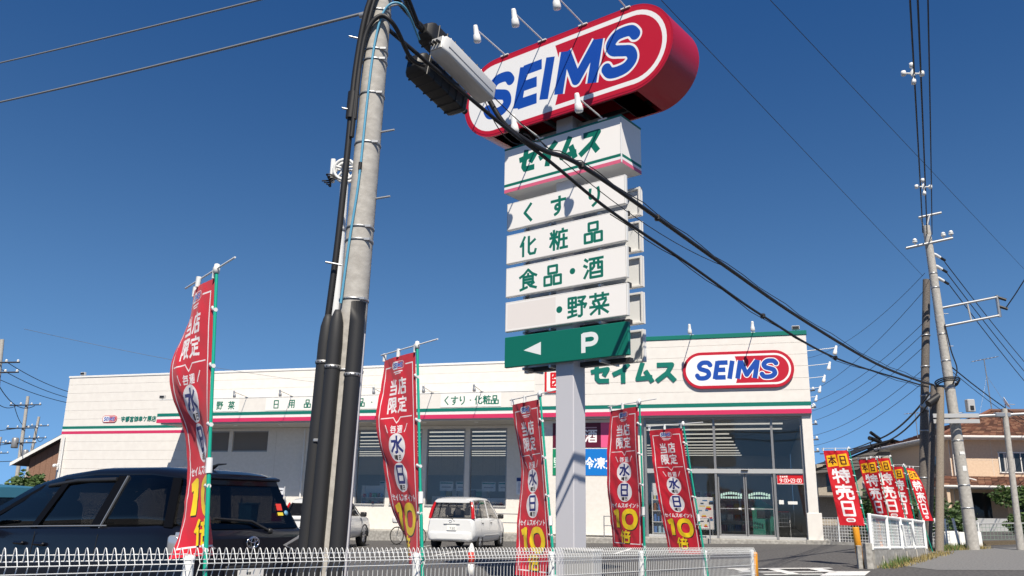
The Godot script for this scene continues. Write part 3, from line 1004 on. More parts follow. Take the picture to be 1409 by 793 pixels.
func make_store_things(B):
	# goods shelves seen through the entrance glass
	var cols = []
	for i in 9:
		cols.append(mat("goods_%d" % i, [lin(.6, .6, .62), lin(.1, .2, .45), lin(.5, .1, .1), lin(.55, .5, .2), lin(.15, .35, .2), lin(.5, .3, .4), lin(.3, .45, .55), lin(.7, .7, .7), lin(.25, .12, .08)][i], 0.5))
	var spots = [[-5.6, -0.75, 1.1, 2.3, "white goods shelf of bottles behind the glass left of the doors"], [-17.6, -2.9, 1.55, 2.1, "low goods rack inside the second window from the left"], [-15.5, -2.9, 1.7, 1.75, "low goods rack inside the window behind the small white car"], [-13.5, -2.9, 1.6, 1.7, "low goods rack inside the rightmost window of the row"], [-19.2, -2.9, 1.4, 2.2, "low goods rack inside the window beside the black pole pipes"]]
	for s in spots:
		var r = thing("goods_shelf", s[4], "shelf", in_store(Vector3(s[0], 0.27 if s[0] > -7 else 0.21, s[1])), deg_to_rad(-17.0), "goods shelves inside the store")
		var w = s[2]
		var h = s[3] - 0.27
		part(r, "back_panel", cbox(Vector3(w, h, 0.03)), "white_metal", Vector3(0, h * 0.5, -0.4))
		for sd in [-1, 1]:
			part(r, "side_panel", cbox(Vector3(0.03, h, 0.36)), "white_metal", Vector3(sd * w * 0.5, h * 0.5, -0.2))
		var n = int(h / 0.42)
		for i in n:
			var y = 0.12 + i * 0.42
			part(r, "shelf", cbox(Vector3(w - 0.04, 0.025, 0.36)), "white_metal", Vector3(0, y, -0.2))
			var x = -w * 0.5 + 0.1
			while x < w * 0.5 - 0.08:
				var bw = rng.randf_range(0.06, 0.12)
				var bh = [0.16, 0.20, 0.24, 0.28][rng.randi() % 4]
				part(r, "package", cbox(Vector3([0.07, 0.09, 0.11][rng.randi() % 3], bh, 0.12), 0.012), cols[rng.randi() % 9], Vector3(x, y + 0.0125 + bh * 0.5, -0.14))
				x += bw + 0.05
	# placards hanging inside the windows
	var pn = 0
	for q in [-19.0, -15.95, -15.15, -13.9, -13.1]:
		pn += 1
		var hs = thing("hanging_placard", ["pale placard hanging inside the window beside the black pole pipes", "left pale placard inside the window behind the small white car", "right pale placard inside the window behind the small white car", "left pale placard inside the rightmost window of the row", "right pale placard inside the rightmost window of the row"][pn - 1], "placard", in_store(Vector3(q, 2.15, -3.6)), deg_to_rad(-17.0), "placards inside the windows")
		part(hs, "board", cbox(Vector3(0.66, 0.42, 0.02), 0.004), "white_metal")
		part(hs, "stripe", cbox(Vector3(0.60, 0.06, 0.024)), "green", Vector3(0, 0.14, 0))
		part(hs, "stripe", cbox(Vector3(0.46, 0.05, 0.024)), "frame_grey", Vector3(0, -0.04, 0))
		for sx in [-0.3, 0.3]:
			part(hs, "cord", tube([Vector3(sx, 0.2, 0), Vector3(sx, 2.6, 0)], 0.004, 4), "steel")
	for q in [[-5.9, -5.5, "tall goods rack deep inside the store left of the doors"], [-3.3, -7.0, "tall goods rack facing the sliding doors"], [-16.5, -7.5, "tall goods rack deep inside the store behind the windows"], [-20.5, -7.5, "tall goods rack deep inside the store behind the black pole pipes"]]:
		var rk = thing("goods_shelf", q[2], "shelf", in_store(Vector3(q[0], 0.21, q[1])), deg_to_rad(-17.0), "goods shelves inside the store")
		part(rk, "back_panel", cbox(Vector3(2.6, 1.9, 0.04)), "white_metal", Vector3(0, 0.95, -0.25))
		for lv in 4:
			part(rk, "shelf", cbox(Vector3(2.6, 0.03, 0.4)), "white_metal", Vector3(0, 0.15 + 0.45 * lv, -0.03))
			for c in 8:
				var bh = 0.2 + 0.12 * rng.randf()
				part(rk, "package", cbox(Vector3(0.26, bh, 0.2), 0.01), cols[rng.randi() % 9], Vector3(-1.12 + c * 0.32, 0.165 + 0.45 * lv + bh * 0.5, 0.0))
	# advertising board by the door
	var a = thing("poster_stand", "framed advertising poster behind the glass beside the sliding doors", "poster", in_store(Vector3(-4.15, 0.27, -0.62)), deg_to_rad(-17.0))
	var sh = Sheet.new(128, 200, Color(0.90, 0.88, 0.86), 2)
	for i in 24:
		var cc = [Color(.75, .1, .15), Color(.2, .2, .25), Color(.9, .75, .2), Color(.3, .45, .6), Color(.85, .85, .85)][i % 5]
		sh.rect(6 + (i * 37) % 100, 10 + (i * 23) % 175, 14 + (i * 7) % 24, 6 + (i * 5) % 14, cc)
	printed("advert_print", sh)
	part(a, "board", cbox(Vector3(0.78, 1.2, 0.03), 0.005), "white_metal", Vector3(0, 0.9, 0))
	part(a, "sign_face", face(0.74, 1.16), "advert_print", Vector3(0, 0.9, 0.017))
	for s in [-0.3, 0.3]:
		part(a, "leg", cbox(Vector3(0.03, 0.32, 0.03)), "steel", Vector3(s, 0.15, 0))
	# green recycling cabinet
	var gcab = thing("green_cabinet", "dark green cabinet with sloping top inside the right sliding door", "cabinet", in_store(Vector3(-1.95, 0.27, -1.5)), deg_to_rad(-17.0))
	mat("cabinet_green", lin(.02, .16, .12), 0.5)
	part(gcab, "body", prism([Vector2(-0.42, 0), Vector2(-0.42, 1.15), Vector2(-0.22, 1.5), Vector2(0.42, 1.15), Vector2(0.42, 0)], -0.35, 0.35), "cabinet_green")
	part(gcab, "slot_panel", cbox(Vector3(0.5, 0.3, 0.02), 0.005), "plastic_black", Vector3(0, 0.9, 0.36))
	# shopping trolley
	var tr = thing("shopping_trolley", "grey wire shopping trolley parked behind the right hand glass", "trolley", in_store(Vector3(-1.25, 0.27, -0.95)), deg_to_rad(-17.0))
	for y in [0.45, 0.6, 0.75, 0.95]:
		part(tr, "basket_wire", tube([Vector3(-.25, y, -.3), Vector3(.25, y, -.3), Vector3(.25, y, .3), Vector3(-.25, y, .3), Vector3(-.25, y, -.3)], 0.008, 5), "steel")
	for i in 6:
		part(tr, "basket_wire", tube([Vector3(-.25 + i * .1, .45, .3), Vector3(-.25 + i * .1, .95, .3)], 0.006, 5), "steel")
	for sx in [-.24, .24]:
		part(tr, "leg", tube([Vector3(sx, .05, .35), Vector3(sx, .12, .3), Vector3(sx, .45, -.2), Vector3(sx, 1.0, -.42)], 0.014, 6), "steel")
		for zz in [.32, -.3]:
			part(tr, "wheel", lathe([[0.0, -.015], [.05, -.015], [.05, .015], [0.0, .015]], 10), "tyre", Vector3(sx, .05, zz), Vector3(0, 0, PI / 2))
	part(tr, "handle", tube([Vector3(-.26, 1.0, -.42), Vector3(.26, 1.0, -.42)], 0.018, 8), "red_plastic")
	# notices stuck on the right hand pane
	for st in [[-1.28, 1.62, .17, .15, "small pale square notice stuck on the glass under the opening hours"], [-0.88, 1.60, .34, .11, "small wide cream notice stuck on the glass under the opening hours"]]:
		tag(part(self, "glass_notice", cbox(Vector3(st[2], st[3], .003)), "white_paint", in_store(Vector3(st[0], st[1], -0.342)), Vector3(0, deg_to_rad(-17), 0)), st[4], "notice")
	# steel rails on the walkway
	for r in [[-7.9, -6.75, "steel handrail on the walkway in front of the posters"], [-12.9, -11.7, "steel handrail on the walkway right of the windows"], [-5.0, -3.9, "short steel handrail left of the sliding doors"]]:
		var h = thing("handrail", r[2], "handrail", in_store(Vector3(r[0], 0.2, 0.2 if r[0] > -9 else -0.9)), deg_to_rad(-17.0), "handrails in front of the store")
		var L = r[1] - r[0]
		for y in [0.45, 0.8]:
			part(h, "rail", tube([Vector3(0, y, 0), Vector3(L, y, 0)], 0.02, 8), "steel")
		for x in [0.0, L]:
			part(h, "post", tube([Vector3(x, -.1, 0), Vector3(x, 0.82, 0)], 0.022, 8), "steel")

# ---------------------------------------------------------------- the sign tower
func make_tower():
	var T = thing("sign_tower", "tall roadside sign tower with red lozenge above stacked white lettered panels", "sign tower", Vector3(0.982, -0.251, -14.5), deg_to_rad(-38.0))
	T.scale = Vector3.ONE * 1.179
	var gy = 0.12
	slab(T, "column", "column_grey", -0.285, 0.04, gy, 7.5, -0.44, -0.115, 0.012)
	slab(T, "base_plate", "steel", -0.45, 0.25, gy - 0.05, gy + 0.04, -0.65, 0.05, 0.01)
	# lozenge box: front plate, curved side skin, open underside with frame
	var hl = 2.02
	var hh = 0.72
	var zf = 0.2
	var zb = -0.66
	var cy = 8.11
	var fr = part(T, "lozenge", prism(stadium(hl, hh, 28), -0.04, 0.0), "lozenge_red", Vector3(0, cy, zf))
	part(fr, "sign_face", prism(stadium(hl - .035, hh - .035, 28), 0.0, 0.004, Rect2(-hl, -hh, hl * 2, hh * 2)), "lozenge_print")
	part(T, "lozenge_back", prism(stadium(hl, hh, 28), 0.0, 0.04), "lozenge_red", Vector3(0, cy, zb))
	var st = start(true)
	var ol = stadium(hl, hh, 28)
	for i in ol.size():
		var a = ol[i]
		var b = ol[(i + 1) % ol.size()]
		if abs(a.y + hh) < 0.01 and abs(b.y + hh) < 0.01:
			# bottom: leave the middle open
			for s in [[1.30, 0.95], [-0.95, -1.30]]:
				quad(st, Vector3(s[0], -hh, zf - cz()), Vector3(s[1], -hh, zf - cz()), Vector3(s[1], -hh, zb + 0.04), Vector3(s[0], -hh, zb + 0.04))
			continue
		quad(st, Vector3(a.x, a.y, zf - cz()), Vector3(b.x, b.y, zf - cz()), Vector3(b.x, b.y, zb + 0.04), Vector3(a.x, a.y, zb + 0.04))
	part(T, "lozenge_skin", finish(st), "lozenge_red", Vector3(0, cy, 0))
	for x in [-0.95, -0.35, 0.25, 0.95]:
		slab(T, "frame_beam", "dark_steel", x - .03, x + .03, cy - hh + .02, cy - hh + .09, zb + .05, zf - .05)
	for z in [-0.50, 0.02]:
		slab(T, "frame_beam", "dark_steel", -1.25, 1.25, cy - hh + .09, cy - hh + .16, z - .03, z + .03)
	slab(T, "frame_beam", "light_frame", -0.75, 0.45, 7.33, 7.40, -0.33, -0.27)
	# upper lettered box
	var bx0 = -1.25
	var bx1 = 1.0
	var sh = Sheet.new(900, 312, Color(0.97, 0.96, 0.945), 2)
	stripes(sh, 900, 312)
	var k = 0
	for ch in "セイムス":
		sh.glyph(ch, G[ch], 118 + k * 164, 38, 142, 156, 40, Color(0.02, 0.43, 0.36), 0.2)
		k += 1
	printed("tower_name_print", sh)
	var s2 = Sheet.new(240, 312, Color(0.97, 0.96, 0.945), 2)
	stripes(s2, 240, 312)
	printed("tower_side_print", s2)
	var bb = slab(T, "name_box", "white_metal", bx0, bx1, 6.40, 7.16, -0.6, 0.0)
	part(bb, "sign_face", face(2.25, 0.76), "tower_name_print", Vector3(0, 0, 0.302))
	part(bb, "side_face", face(0.60, 0.76), "tower_side_print", Vector3(1.127, 0, 0), Vector3(0, PI / 2, 0))
	part(bb, "side_face", face(0.60, 0.76), "tower_side_print", Vector3(-1.127, 0, 0), Vector3(0, -PI / 2, 0))
	part(bb, "top_trim", cbox(Vector3(2.27, 0.035, 0.62), 0.006), "green", Vector3(0, 0.395, 0))
	part(bb, "corner_trim", cbox(Vector3(0.02, 0.755, 0.02), 0.004), "white_metal", Vector3(1.124, 0, 0.302))
	# lettered panels, front and rear
	var rows = [["く す り", 5.735, 6.20], ["化 粧 品", 5.16, 5.65], ["食品・酒", 4.605, 5.09], ["・野菜", 4.04, 4.525], ["P", 3.47, 3.955]]
	var gcol = Color(0.02, 0.43, 0.36)
	for i in rows.size():
		var r = rows[i]
		var h = r[2] - r[1]
		var ph = int(900 * h / 2.24)
		var ps
		if i < 4:
			ps = Sheet.new(900, ph, Color(0.97, 0.96, 0.945), 2)
			ps.frame(0, 0, 900, ph, 4, Color(0.80, 0.79, 0.77))
		if i == 0:
			for q in [["く", 112], ["す", 352], ["り", 625]]:
				ps.glyph(q[0], G[q[0]], q[1], 30, 122, 128, 20, gcol)
		elif i == 1:
			for q in [["化", 108], ["粧", 346], ["品", 604]]:
				ps.glyph(q[0], G[q[0]], q[1], 30, 138, 140, 18, gcol)
		elif i == 2:
			for q in [["食", 108], ["品", 300], ["酒", 600]]:
				ps.glyph(q[0], G[q[0]], q[1], 30, 142, 138, 17.5, gcol)
			ps.ellipse(520, 98, 20, 20, gcol)
		elif i == 3:
			ps.rect(14, 14, 380, ph - 28, Color(0.93, 0.905, 0.885))
			for q in [["野", 480], ["菜", 640]]:
				ps.glyph(q[0], G[q[0]], q[1], 30, 140, 138, 16.5, gcol)
			ps.ellipse(422, 100, 22, 22, gcol)
		else:
			ps = Sheet.new(900, ph, gcol, 2)
			ps.poly([Vector2(150, ph * .5), Vector2(284, ph * .5 - 42), Vector2(284, ph * .5 + 42)], Color(0.92, 0.93, 0.93))
			ps.glyph("P", G["P"], 560, 34, 150, 126, 30, Color(0.92, 0.93, 0.93))
		printed("tower_panel_print_%d" % i, ps)
		var pn = slab(T, "sign_panel", "white_metal" if i < 4 else "green", -1.19, 1.05, r[1], r[2], -0.07, -0.004, 0.006)
		part(pn, "sign_face", face(2.225, h - .015), "tower_panel_print_%d" % i, Vector3(0, 0, 0.0345))
		# rear panel, seen from behind: rimmed tray
		var rp = slab(T, "rear_panel", "white_metal", -1.19, 1.01, r[1] - .02, r[2] - .02, -0.60, -0.57, 0.004)
		for s in [-1, 1]:
			part(rp, "rim", cbox(Vector3(0.035, h, 0.05), 0.005), "tray_rim", Vector3(s * 1.08, 0, 0.04))
			part(rp, "rim", cbox(Vector3(2.12, 0.035, 0.05), 0.005), "tray_rim", Vector3(0, s * (h * .5 - .018), 0.04))
		for x in [-0.85, -0.35, 0.55]:
			slab(T, "bracket", "steel", x - .02, x + .02, r[1] - 0.055, r[1] - 0.015, -0.56, -0.05)
		slab(T, "cross_beam", "dark_steel", -0.95, 0.9, r[1] - 0.05, r[1] + 0.02, -0.40, -0.30)
		slab(T, "cross_beam", "dark_steel", -0.95, 0.9, r[2] - 0.06, r[2] - 0.01, -0.115, -0.072)
	# lamps
	for x in [-1.13, -0.34, 0.46, 1.24]:
		arm_lamp(T, Vector3(x, 8.825, zf - 0.02), 0.78, 0.12, "white_metal", 1.15)
	for x in [-0.52, 0.68]:
		arm_lamp(T, Vector3(x, 7.19, -0.02), 0.72, 0.08, "white_metal", 1.15)
	# control box at the foot
	var cbx = thing("control_box", "pale grey electrical cabinet at the foot of the sign tower", "cabinet", on_ground(1.12, -13.1), deg_to_rad(-38.0))
	part(cbx, "cabinet", cbox(Vector3(0.52, 0.62, 0.26), 0.01), "light_frame", Vector3(0, 0.42, 0))
	part(cbx, "lid", cbox(Vector3(0.56, 0.03, 0.30), 0.008), "light_frame", Vector3(0, 0.745, 0))
	part(cbx, "stand", cbox(Vector3(0.44, 0.12, 0.2)), "concrete", Vector3(0, 0.05, 0))

func cz():
	return 0.04

func stripes(sh, w, h):
	sh.rect(0, h - 62, w, 20, Color(0.02, 0.43, 0.36))
	sh.rect(0, h - 42, w, 18, Color(0.95, 0.94, 0.94))
	sh.rect(0, h - 24, w, 24, Color(0.86, 0.40, 0.52))

# ---------------------------------------------------------------- the near utility pole
func pole_axis(y):
	return Vector3(-1.672 + 0.0235 * y, y, -8.2)

func make_near_pole():
	var P = thing("utility_pole", "thick concrete utility pole with three black pipe guards behind the mesh fence", "utility pole")
	var pts = []
	var rr = []
	for i in 12:
		var y = -0.2 + i * 0.9
		pts.append(pole_axis(y))
		rr.append(0.163 - 0.0056 * y)
	part(P, "shaft", tube(pts, rr, 28), "pole_concrete")
	# ribbed black guards
	var gs = [[-0.235, 0.045, 3.18], [-0.122, 0.150, 3.20], [0.085, 0.195, 3.28]]
	for g in gs:
		var prof = []
		var y = 0.0
		prof.append([0.0, 0.0])
		while y < g[2] - 0.02:
			prof.append([0.078 - 0.004 * y / g[2], y])
			prof.append([0.0785 - 0.004 * y / g[2], y + 0.2])
			y += 0.4
		prof.append([0.066, g[2]])
		prof.append([0.048, g[2] + 0.08])
		prof.append([0.030, g[2] + 0.13])
		prof.append([0.0, g[2] + 0.13])
		var o = part(P, "pipe_guard", lathe(prof, 18), "guard_black", pole_axis(0.0) + Vector3(g[0], -0.1, g[1]), Vector3(0, 0, -0.0235))
	# pale metal edge strip beside the right hand guard
	part(P, "ground_rod", tube([pole_axis(-0.1) + Vector3(0.165, 0, 0.13), pole_axis(3.0) + Vector3(0.15, 0, 0.12)], 0.018, 8), "column_grey")
	# perforated straps round guards and shaft
	for y in [2.72, 2.66, 2.58]:
		var k = [2.72, 2.66, 2.58].find(y)
		var c = pole_axis(y) + Vector3(gs[k][0], 0, gs[k][1])
		part(P, "strap", ring_band(0.080, 0.035, 20), "steel", c)
		for j in 12:
			var a = TAU * j / 12
			part(P, "strap_hole", cbox(Vector3(0.012, 0.014, 0.003)), "plastic_black", c + Vector3(cos(a) * 0.0815, 0.0, sin(a) * 0.0815), Vector3(0, PI / 2 - a, 0))
	for y in [2.64, 3.36, 3.98, 4.12, 5.05, 5.62, 6.02, 6.14, 6.62]:
		part(P, "strap", ring_band(0.170 - 0.0056 * y, 0.022, 28), "steel", pole_axis(y))
		part(P, "buckle", cbox(Vector3(0.07, 0.03, 0.02), 0.004), "steel", pole_axis(y) + Vector3(0.095, 0, 0.118))
	# step bolts
	for s in [[4.45, 0.16, 0.02], [5.2, 0.15, 0.02], [3.7, -0.16, 0.12], [5.4, -0.15, 0.1], [6.25, -0.15, 0.1], [6.7, 0.13, 0.04]]:
		var c = pole_axis(s[0])
		var d = Vector3(sign(s[1]) * 0.13, 0.02, 0.03)
		part(P, "step_bolt", tube([c + Vector3(s[1] * 0.8, 0, s[2]), c + Vector3(s[1], 0, s[2]) + d], 0.011, 7), "steel")
	# cables climbing the pole
	var up = [pole_axis(3.2) + Vector3(-0.235, 0, 0.045), pole_axis(4.0) + Vector3(-0.205, 0, 0.06), pole_axis(5.0) + Vector3(-0.19, 0, 0.08), pole_axis(5.9) + Vector3(-0.18, 0, 0.1), pole_axis(6.6) + Vector3(-0.10, 0, 0.16), pole_axis(6.93) + Vector3(0.05, 0, 0.18), pole_axis(6.9) + Vector3(0.22, 0, 0.1), Vector3(-1.2, 6.9, -8.75), Vector3(-1.1, 6.9, -9.0)]
	part(P, "riser_cable", smooth_tube(up, 0.034), "cable_black")
	part(P, "cable_sleeve", tube([pole_axis(5.32) + Vector3(-0.187, 0, 0.09), pole_axis(5.62) + Vector3(-0.184, 0, 0.095)], 0.055, 10), "cable_black")
	var up2 = [pole_axis(5.1) + Vector3(-0.155, 0, 0.11), pole_axis(5.8) + Vector3(-0.14, 0, 0.13), pole_axis(6.3) + Vector3(-0.09, 0, 0.16), pole_axis(6.5) + Vector3(0.05, 0, 0.17), pole_axis(6.42) + Vector3(0.2, 0, 0.1), Vector3(-1.2, 6.32, -8.6), Vector3(-1.05, 6.3, -8.72)]
	part(P, "riser_cable", smooth_tube(up2, 0.026), "cable_black")
	var up3 = [pole_axis(5.3) + Vector3(-0.135, 0, 0.12), pole_axis(6.0) + Vector3(-0.125, 0, 0.14), pole_axis(6.7) + Vector3(-0.03, 0, 0.17), pole_axis(7.02) + Vector3(0.1, 0, 0.15), pole_axis(6.95) + Vector3(0.24, 0, 0.06), Vector3(-1.12, 6.7, -8.5)]
	part(P, "riser_cable", smooth_tube(up3, 0.022), "cable_black")
	var up4 = [pole_axis(3.3) + Vector3(-0.10, 0, 0.14), pole_axis(3.9) + Vector3(-0.075, 0, 0.14), pole_axis(4.6) + Vector3(-0.03, 0, 0.15), pole_axis(5.4) + Vector3(-0.02, 0, 0.145), pole_axis(6.1) + Vector3(0.0, 0, 0.14), pole_axis(6.52) + Vector3(0.06, 0, 0.15), pole_axis(6.68) + Vector3(0.17, 0, 0.14), pole_axis(6.66) + Vector3(0.30, 0, 0.05), Vector3(-1.1, 6.5, -8.5)]
	part(P, "blue_cable", smooth_tube(up4, 0.013), "cable_blue")
	part(P, "cable_tie", tube([pole_axis(4.72) + Vector3(-0.03, 0, 0.15), pole_axis(4.80) + Vector3(-0.03, 0, 0.15)], 0.019, 8), "cable_black")
	part(P, "cable_hook", tube([pole_axis(6.57) + Vector3(-0.2, 0, 0.05), pole_axis(6.57) + Vector3(-0.12, 0, 0.08)], 0.03, 8), "steel")
	# low bracket on the front guard
	part(P, "guard_bracket", cbox(Vector3(0.09, 0.03, 0.02), 0.006), "steel", pole_axis(1.96) + Vector3(-0.20, 0, 0.125))
	# slim white mast behind with a coiled reel on top
	var W = thing("white_mast", "slim white pole carrying a coiled white reel left of the concrete pole", "mast", Vector3(-2.16, -0.1, -10.0))
	part(W, "shaft", tube([Vector3(0, 0, 0), Vector3(0, 5.45, 0)], [0.06, 0.052], 14), "white_metal")
	part(W, "shaft_joint", ring_band(0.06, 0.03, 14), "steel", Vector3(0, 4.8, 0))
	for zz in [-0.05, 0.05]:
		var pts2 = []
		for k in 25:
			var a = TAU * k / 24
			pts2.append(Vector3(cos(a) * 0.135, 5.60 + sin(a) * 0.135, zz))
		part(W, "reel_ring", tube(pts2, 0.022, 6), "white_metal")
		for k in 5:
			var a = TAU * k / 5 + 0.3
			part(W, "spoke", tube([Vector3(0, 5.62, zz), Vector3(cos(a) * 0.135, 5.60 + sin(a) * 0.135, zz)], 0.016, 5), "white_metal")
	part(W, "hub", tube([Vector3(0, 5.62, -0.1), Vector3(0, 5.62, 0.1)], 0.035, 8), "plastic_black")
	part(W, "bracket", cbox(Vector3(0.06, 0.32, 0.06), 0.01), "white_metal", Vector3(-0.16, 5.6, 0))
	for k in 4:
		part(W, "loose_cable", smooth_tube([Vector3(-0.02, 5.5, 0.05), Vector3(-0.16 - .02 * k, 5.44 + .03 * k, 0.06), Vector3(-0.17, 5.38 + .03 * k, 0.02), Vector3(-0.2 - .03 * k, 5.40 + .02 * k, 0.0)], 0.010, 5), "cable_black")

func ring_band(r, h, sides):
	return lathe([[r - 0.004, -h * 0.5], [r, -h * 0.5], [r, h * 0.5], [r - 0.004, h * 0.5]], sides)

func smooth_tube(pts, r, sides = 8, per = 6):
	var c = Curve3D.new()
	for i in pts.size():
		var a = pts[max(i - 1, 0)]
		var b = pts[min(i + 1, pts.size() - 1)]
		var t = (b - a) / 6.0
		c.add_point(pts[i], -t, t)
	var out = []
	for i in pts.size() - 1:
		for k in per:
			out.append(c.sample(i, float(k) / per))
	out.append(pts[pts.size() - 1])
	return tube(out, r, sides)

func oriented(o, a: Vector3, b: Vector3):
	# put a mesh built along +z between a and b
	o.position = (a + b) * 0.5
	o.look_at_from_position((a + b) * 0.5, b, Vector3.UP)

func make_cables():
	# closures hanging in the span next to the pole
	var cl = [["cable_closure", "upper black cable closure hanging in the span beside the pole", Vector3(-1.12, 6.92, -8.95), Vector3(-0.52, 6.74, -9.9), 0.24, "plastic_black"], ["cable_closure", "lower black ribbed cable closure hanging under the white box", Vector3(-1.22, 6.46, -8.9), Vector3(-0.68, 6.26, -9.7), 0.28, "plastic_black"]]
	for c in cl:
		var r = thing(c[0], c[1], "closure", Vector3.ZERO, 0.0, "cable closures")
		var d = (c[3] - c[2])
		r.look_at_from_position((c[2] + c[3]) * 0.5, c[3], Vector3.UP)
		var L = d.length()
		var rings = []
		for s in [[-0.5, .55], [-0.46, .85], [-0.42, 1.0], [0.42, 1.0], [0.46, .85], [0.5, .55]]:
			var ring = []
			for p in rounded(c[4] * .5 * s[1], c[4] * .5 * s[1], 0.03, 4):
				ring.append(Vector3(p.x, p.y, s[0] * L))
			rings.append(ring)
		part(r, "body", loft(rings), c[5])
		for k in 6:
			part(r, "rib", cbox(Vector3(c[4] + .014, c[4] + .014, 0.02), 0.006), c[5], Vector3(0, 0, -0.36 * L + k * 0.144 * L))
		for s in [-1, 1]:
			part(r, "cable_gland", tube([Vector3(0, 0, s * L * .5), Vector3(0, 0, s * (L * .5 + 0.09))], 0.04, 8), "cable_black")
		part(r, "latch", cbox(Vector3(0.05, 0.05, 0.03), 0.005), "steel", Vector3(0.0, c[4] * .5 + 0.02, -L * .25))
	var wb = thing("white_equipment_box", "white plastic equipment box hanging on the cable in front of the red lozenge sign", "equipment box")
	var a = Vector3(-0.92, 6.60, -8.75)
	var b = Vector3(-0.34, 6.40, -9.62)
	wb.look_at_from_position((a + b) * 0.5, b, Vector3.UP)
	var L = (b - a).length()
	var rings = []
	for s in [[-0.5, .8], [-0.485, .95], [-0.47, 1.0], [0.40, 1.0], [0.47, .92], [0.5, .7]]:
		var ring = []
		for p in rounded(0.125 * s[1], 0.115 * s[1], 0.03, 4):
			ring.append(Vector3(p.x, p.y, s[0] * L))
		rings.append(ring)
	part(wb, "body", loft(rings), "light_box" if M.has("light_box") else mat("light_box", lin(.62, .63, .64), 0.4))
	part(wb, "seam", cbox(Vector3(0.258, 0.012, L * 0.86)), "frame_grey", Vector3(0, -0.03, 0))
	for k in 3:
		part(wb, "latch", cbox(Vector3(0.02, 0.05, 0.06), 0.005), "frame_grey", Vector3(-0.13, -0.03, -0.3 * L + k * 0.3 * L))
	part(wb, "end_cap", cbox(Vector3(0.17, 0.17, 0.02), 0.006), "light_frame", Vector3(0, 0, L * .5 + .005))
	for k in 3:
		part(wb, "cable_gland", tube([Vector3(-0.05 + .05 * k, 0, L * .5), Vector3(-0.05 + .05 * k, -0.02, L * .5 + .07)], 0.018, 7), "cable_black")
	part(wb, "hanger", tube([Vector3(0, 0.1, -0.3), Vector3(0, 0.24, -0.32)], 0.012, 6), "steel")
	part(wb, "hanger", tube([Vector3(0, 0.1, 0.3), Vector3(0, 0.24, 0.32)], 0.012, 6), "steel")
	# the two cable bundles that cross the tower to the far pole
	var U = [Vector3(-1.45, 6.98, -8.25), Vector3(-1.12, 6.92, -8.95), Vector3(-0.52, 6.70, -9.75), Vector3(-0.16, 6.18, -9.9), Vector3(0.12, 6.03, -10.1), Vector3(0.42, 6.02, -10.45), Vector3(0.97, 6.11, -11.15), Vector3(2.35, 5.95, -12.88), Vector3(3.98, 5.72, -14.91), Vector3(6.27, 5.43, -17.76), Vector3(9.56, 5.20, -21.86), Vector3(12.2, 5.26, -25.15), Vector3(13.84, 5.38, -27.2)]
	var o = part(self, "cable_bundle", smooth_tube(U, 0.034, 8, 8), "cable_black")
	tag(o, "thick upper black cable bundle crossing in front of the sign tower", "cable", "cable bundles between the poles")
	var Lw = [Vector3(-1.45, 6.5, -8.25), Vector3(-0.6, 6.19, -9.2), Vector3(-0.07, 6.04, -9.87), Vector3(0.52, 5.92, -10.63), Vector3(1.45, 5.67, -11.8), Vector3(3.07, 5.43, -13.83), Vector3(5.03, 5.12, -16.31), Vector3(7.78, 4.91, -19.78), Vector3(12.04, 5.18, -25.14), Vector3(13.67, 5.31, -27.2)]
	o = part(self, "cable_bundle", smooth_tube(Lw, 0.024, 8, 8), "cable_black")
	tag(o, "lower black cable bundle crossing the white sign panels", "cable", "cable bundles between the poles")
	# wrapped messenger wires
	for q in [[U, 0.07, "thin twisted messenger wire above the upper cable bundle"], [Lw, -0.06, "thin loose wire hanging under the lower cable bundle"]]:
		var pts = []
		for i in q[0].size() - 1:
			if i < 4:
				continue
			for k in 5:
				var t = k / 5.0
				var w = 0.035 * sin((i * 5 + k) * 1.9) * (0.4 + 0.6 * t)
				pts.append(q[0][i].lerp(q[0][i + 1], t) + Vector3(0, q[1] + w, 0))
		o = part(self, "messenger_wire", tube(pts, 0.008, 5), "cable_black")
		tag(o, q[2], "cable", "messenger wires")
	# clamps along the bundles
	var n = 0
	for q in [[U, 1.0], [Lw, 1.0]]:
		for i in [6, 7]:
			var p0: Vector3 = q[0][i]
			n += 1
			o = part(self, "cable_clamp", cbox(Vector3(0.09, 0.10, 0.09), 0.02), "cable_black", p0)
			tag(o, ["black clamp on the upper bundle beside the katakana box", "black clamp on the upper bundle right of the sign panels", "black clamp on the lower bundle over the store roof line", "black clamp on the lower bundle high above the store entrance"][n - 1], "clamp", "cable clamps")
	# wires leaving the near pole to the upper left
	wire("overhead_wire", Vector3(-1.62, 6.66, -8.2), Vector3(-11.8, 8.95, -15.75), 0.05, 0.017, "lower thick grey wire running from the near pole to the left edge", "wires left of the near pole", "cable_grey")
	wire("overhead_wire", Vector3(-1.5, 6.98, -7.9), Vector3(-11.9, 9.72, -15.6), 0.03, 0.014, "upper thick grey wire crossing the top left corner of the sky", "wires left of the near pole", "cable_grey")
	wire("overhead_wire", Vector3(-9.5, 4.56, -16.0), Vector3(-2.2, 4.75, -26.0), 0.25, 0.004, "hair-thin wire with a small white marker in the left sky", "wires left of the near pole", "cable_grey")
	# service drop to the tower
	wire("drop_wire", Vector3(-0.4, 6.5, -9.6), Vector3(3.98, 5.72, -14.91), 0.30, 0.007, "thin black drop wire passing across the upper lettered box", "service drop wires")
	wire("drop_wire", Vector3(-0.45, 6.55, -9.7), Vector3(0.10, 5.98, -10.15), 0.22, 0.007, "short black loop of wire below the lozenge lamp", "service drop wires")

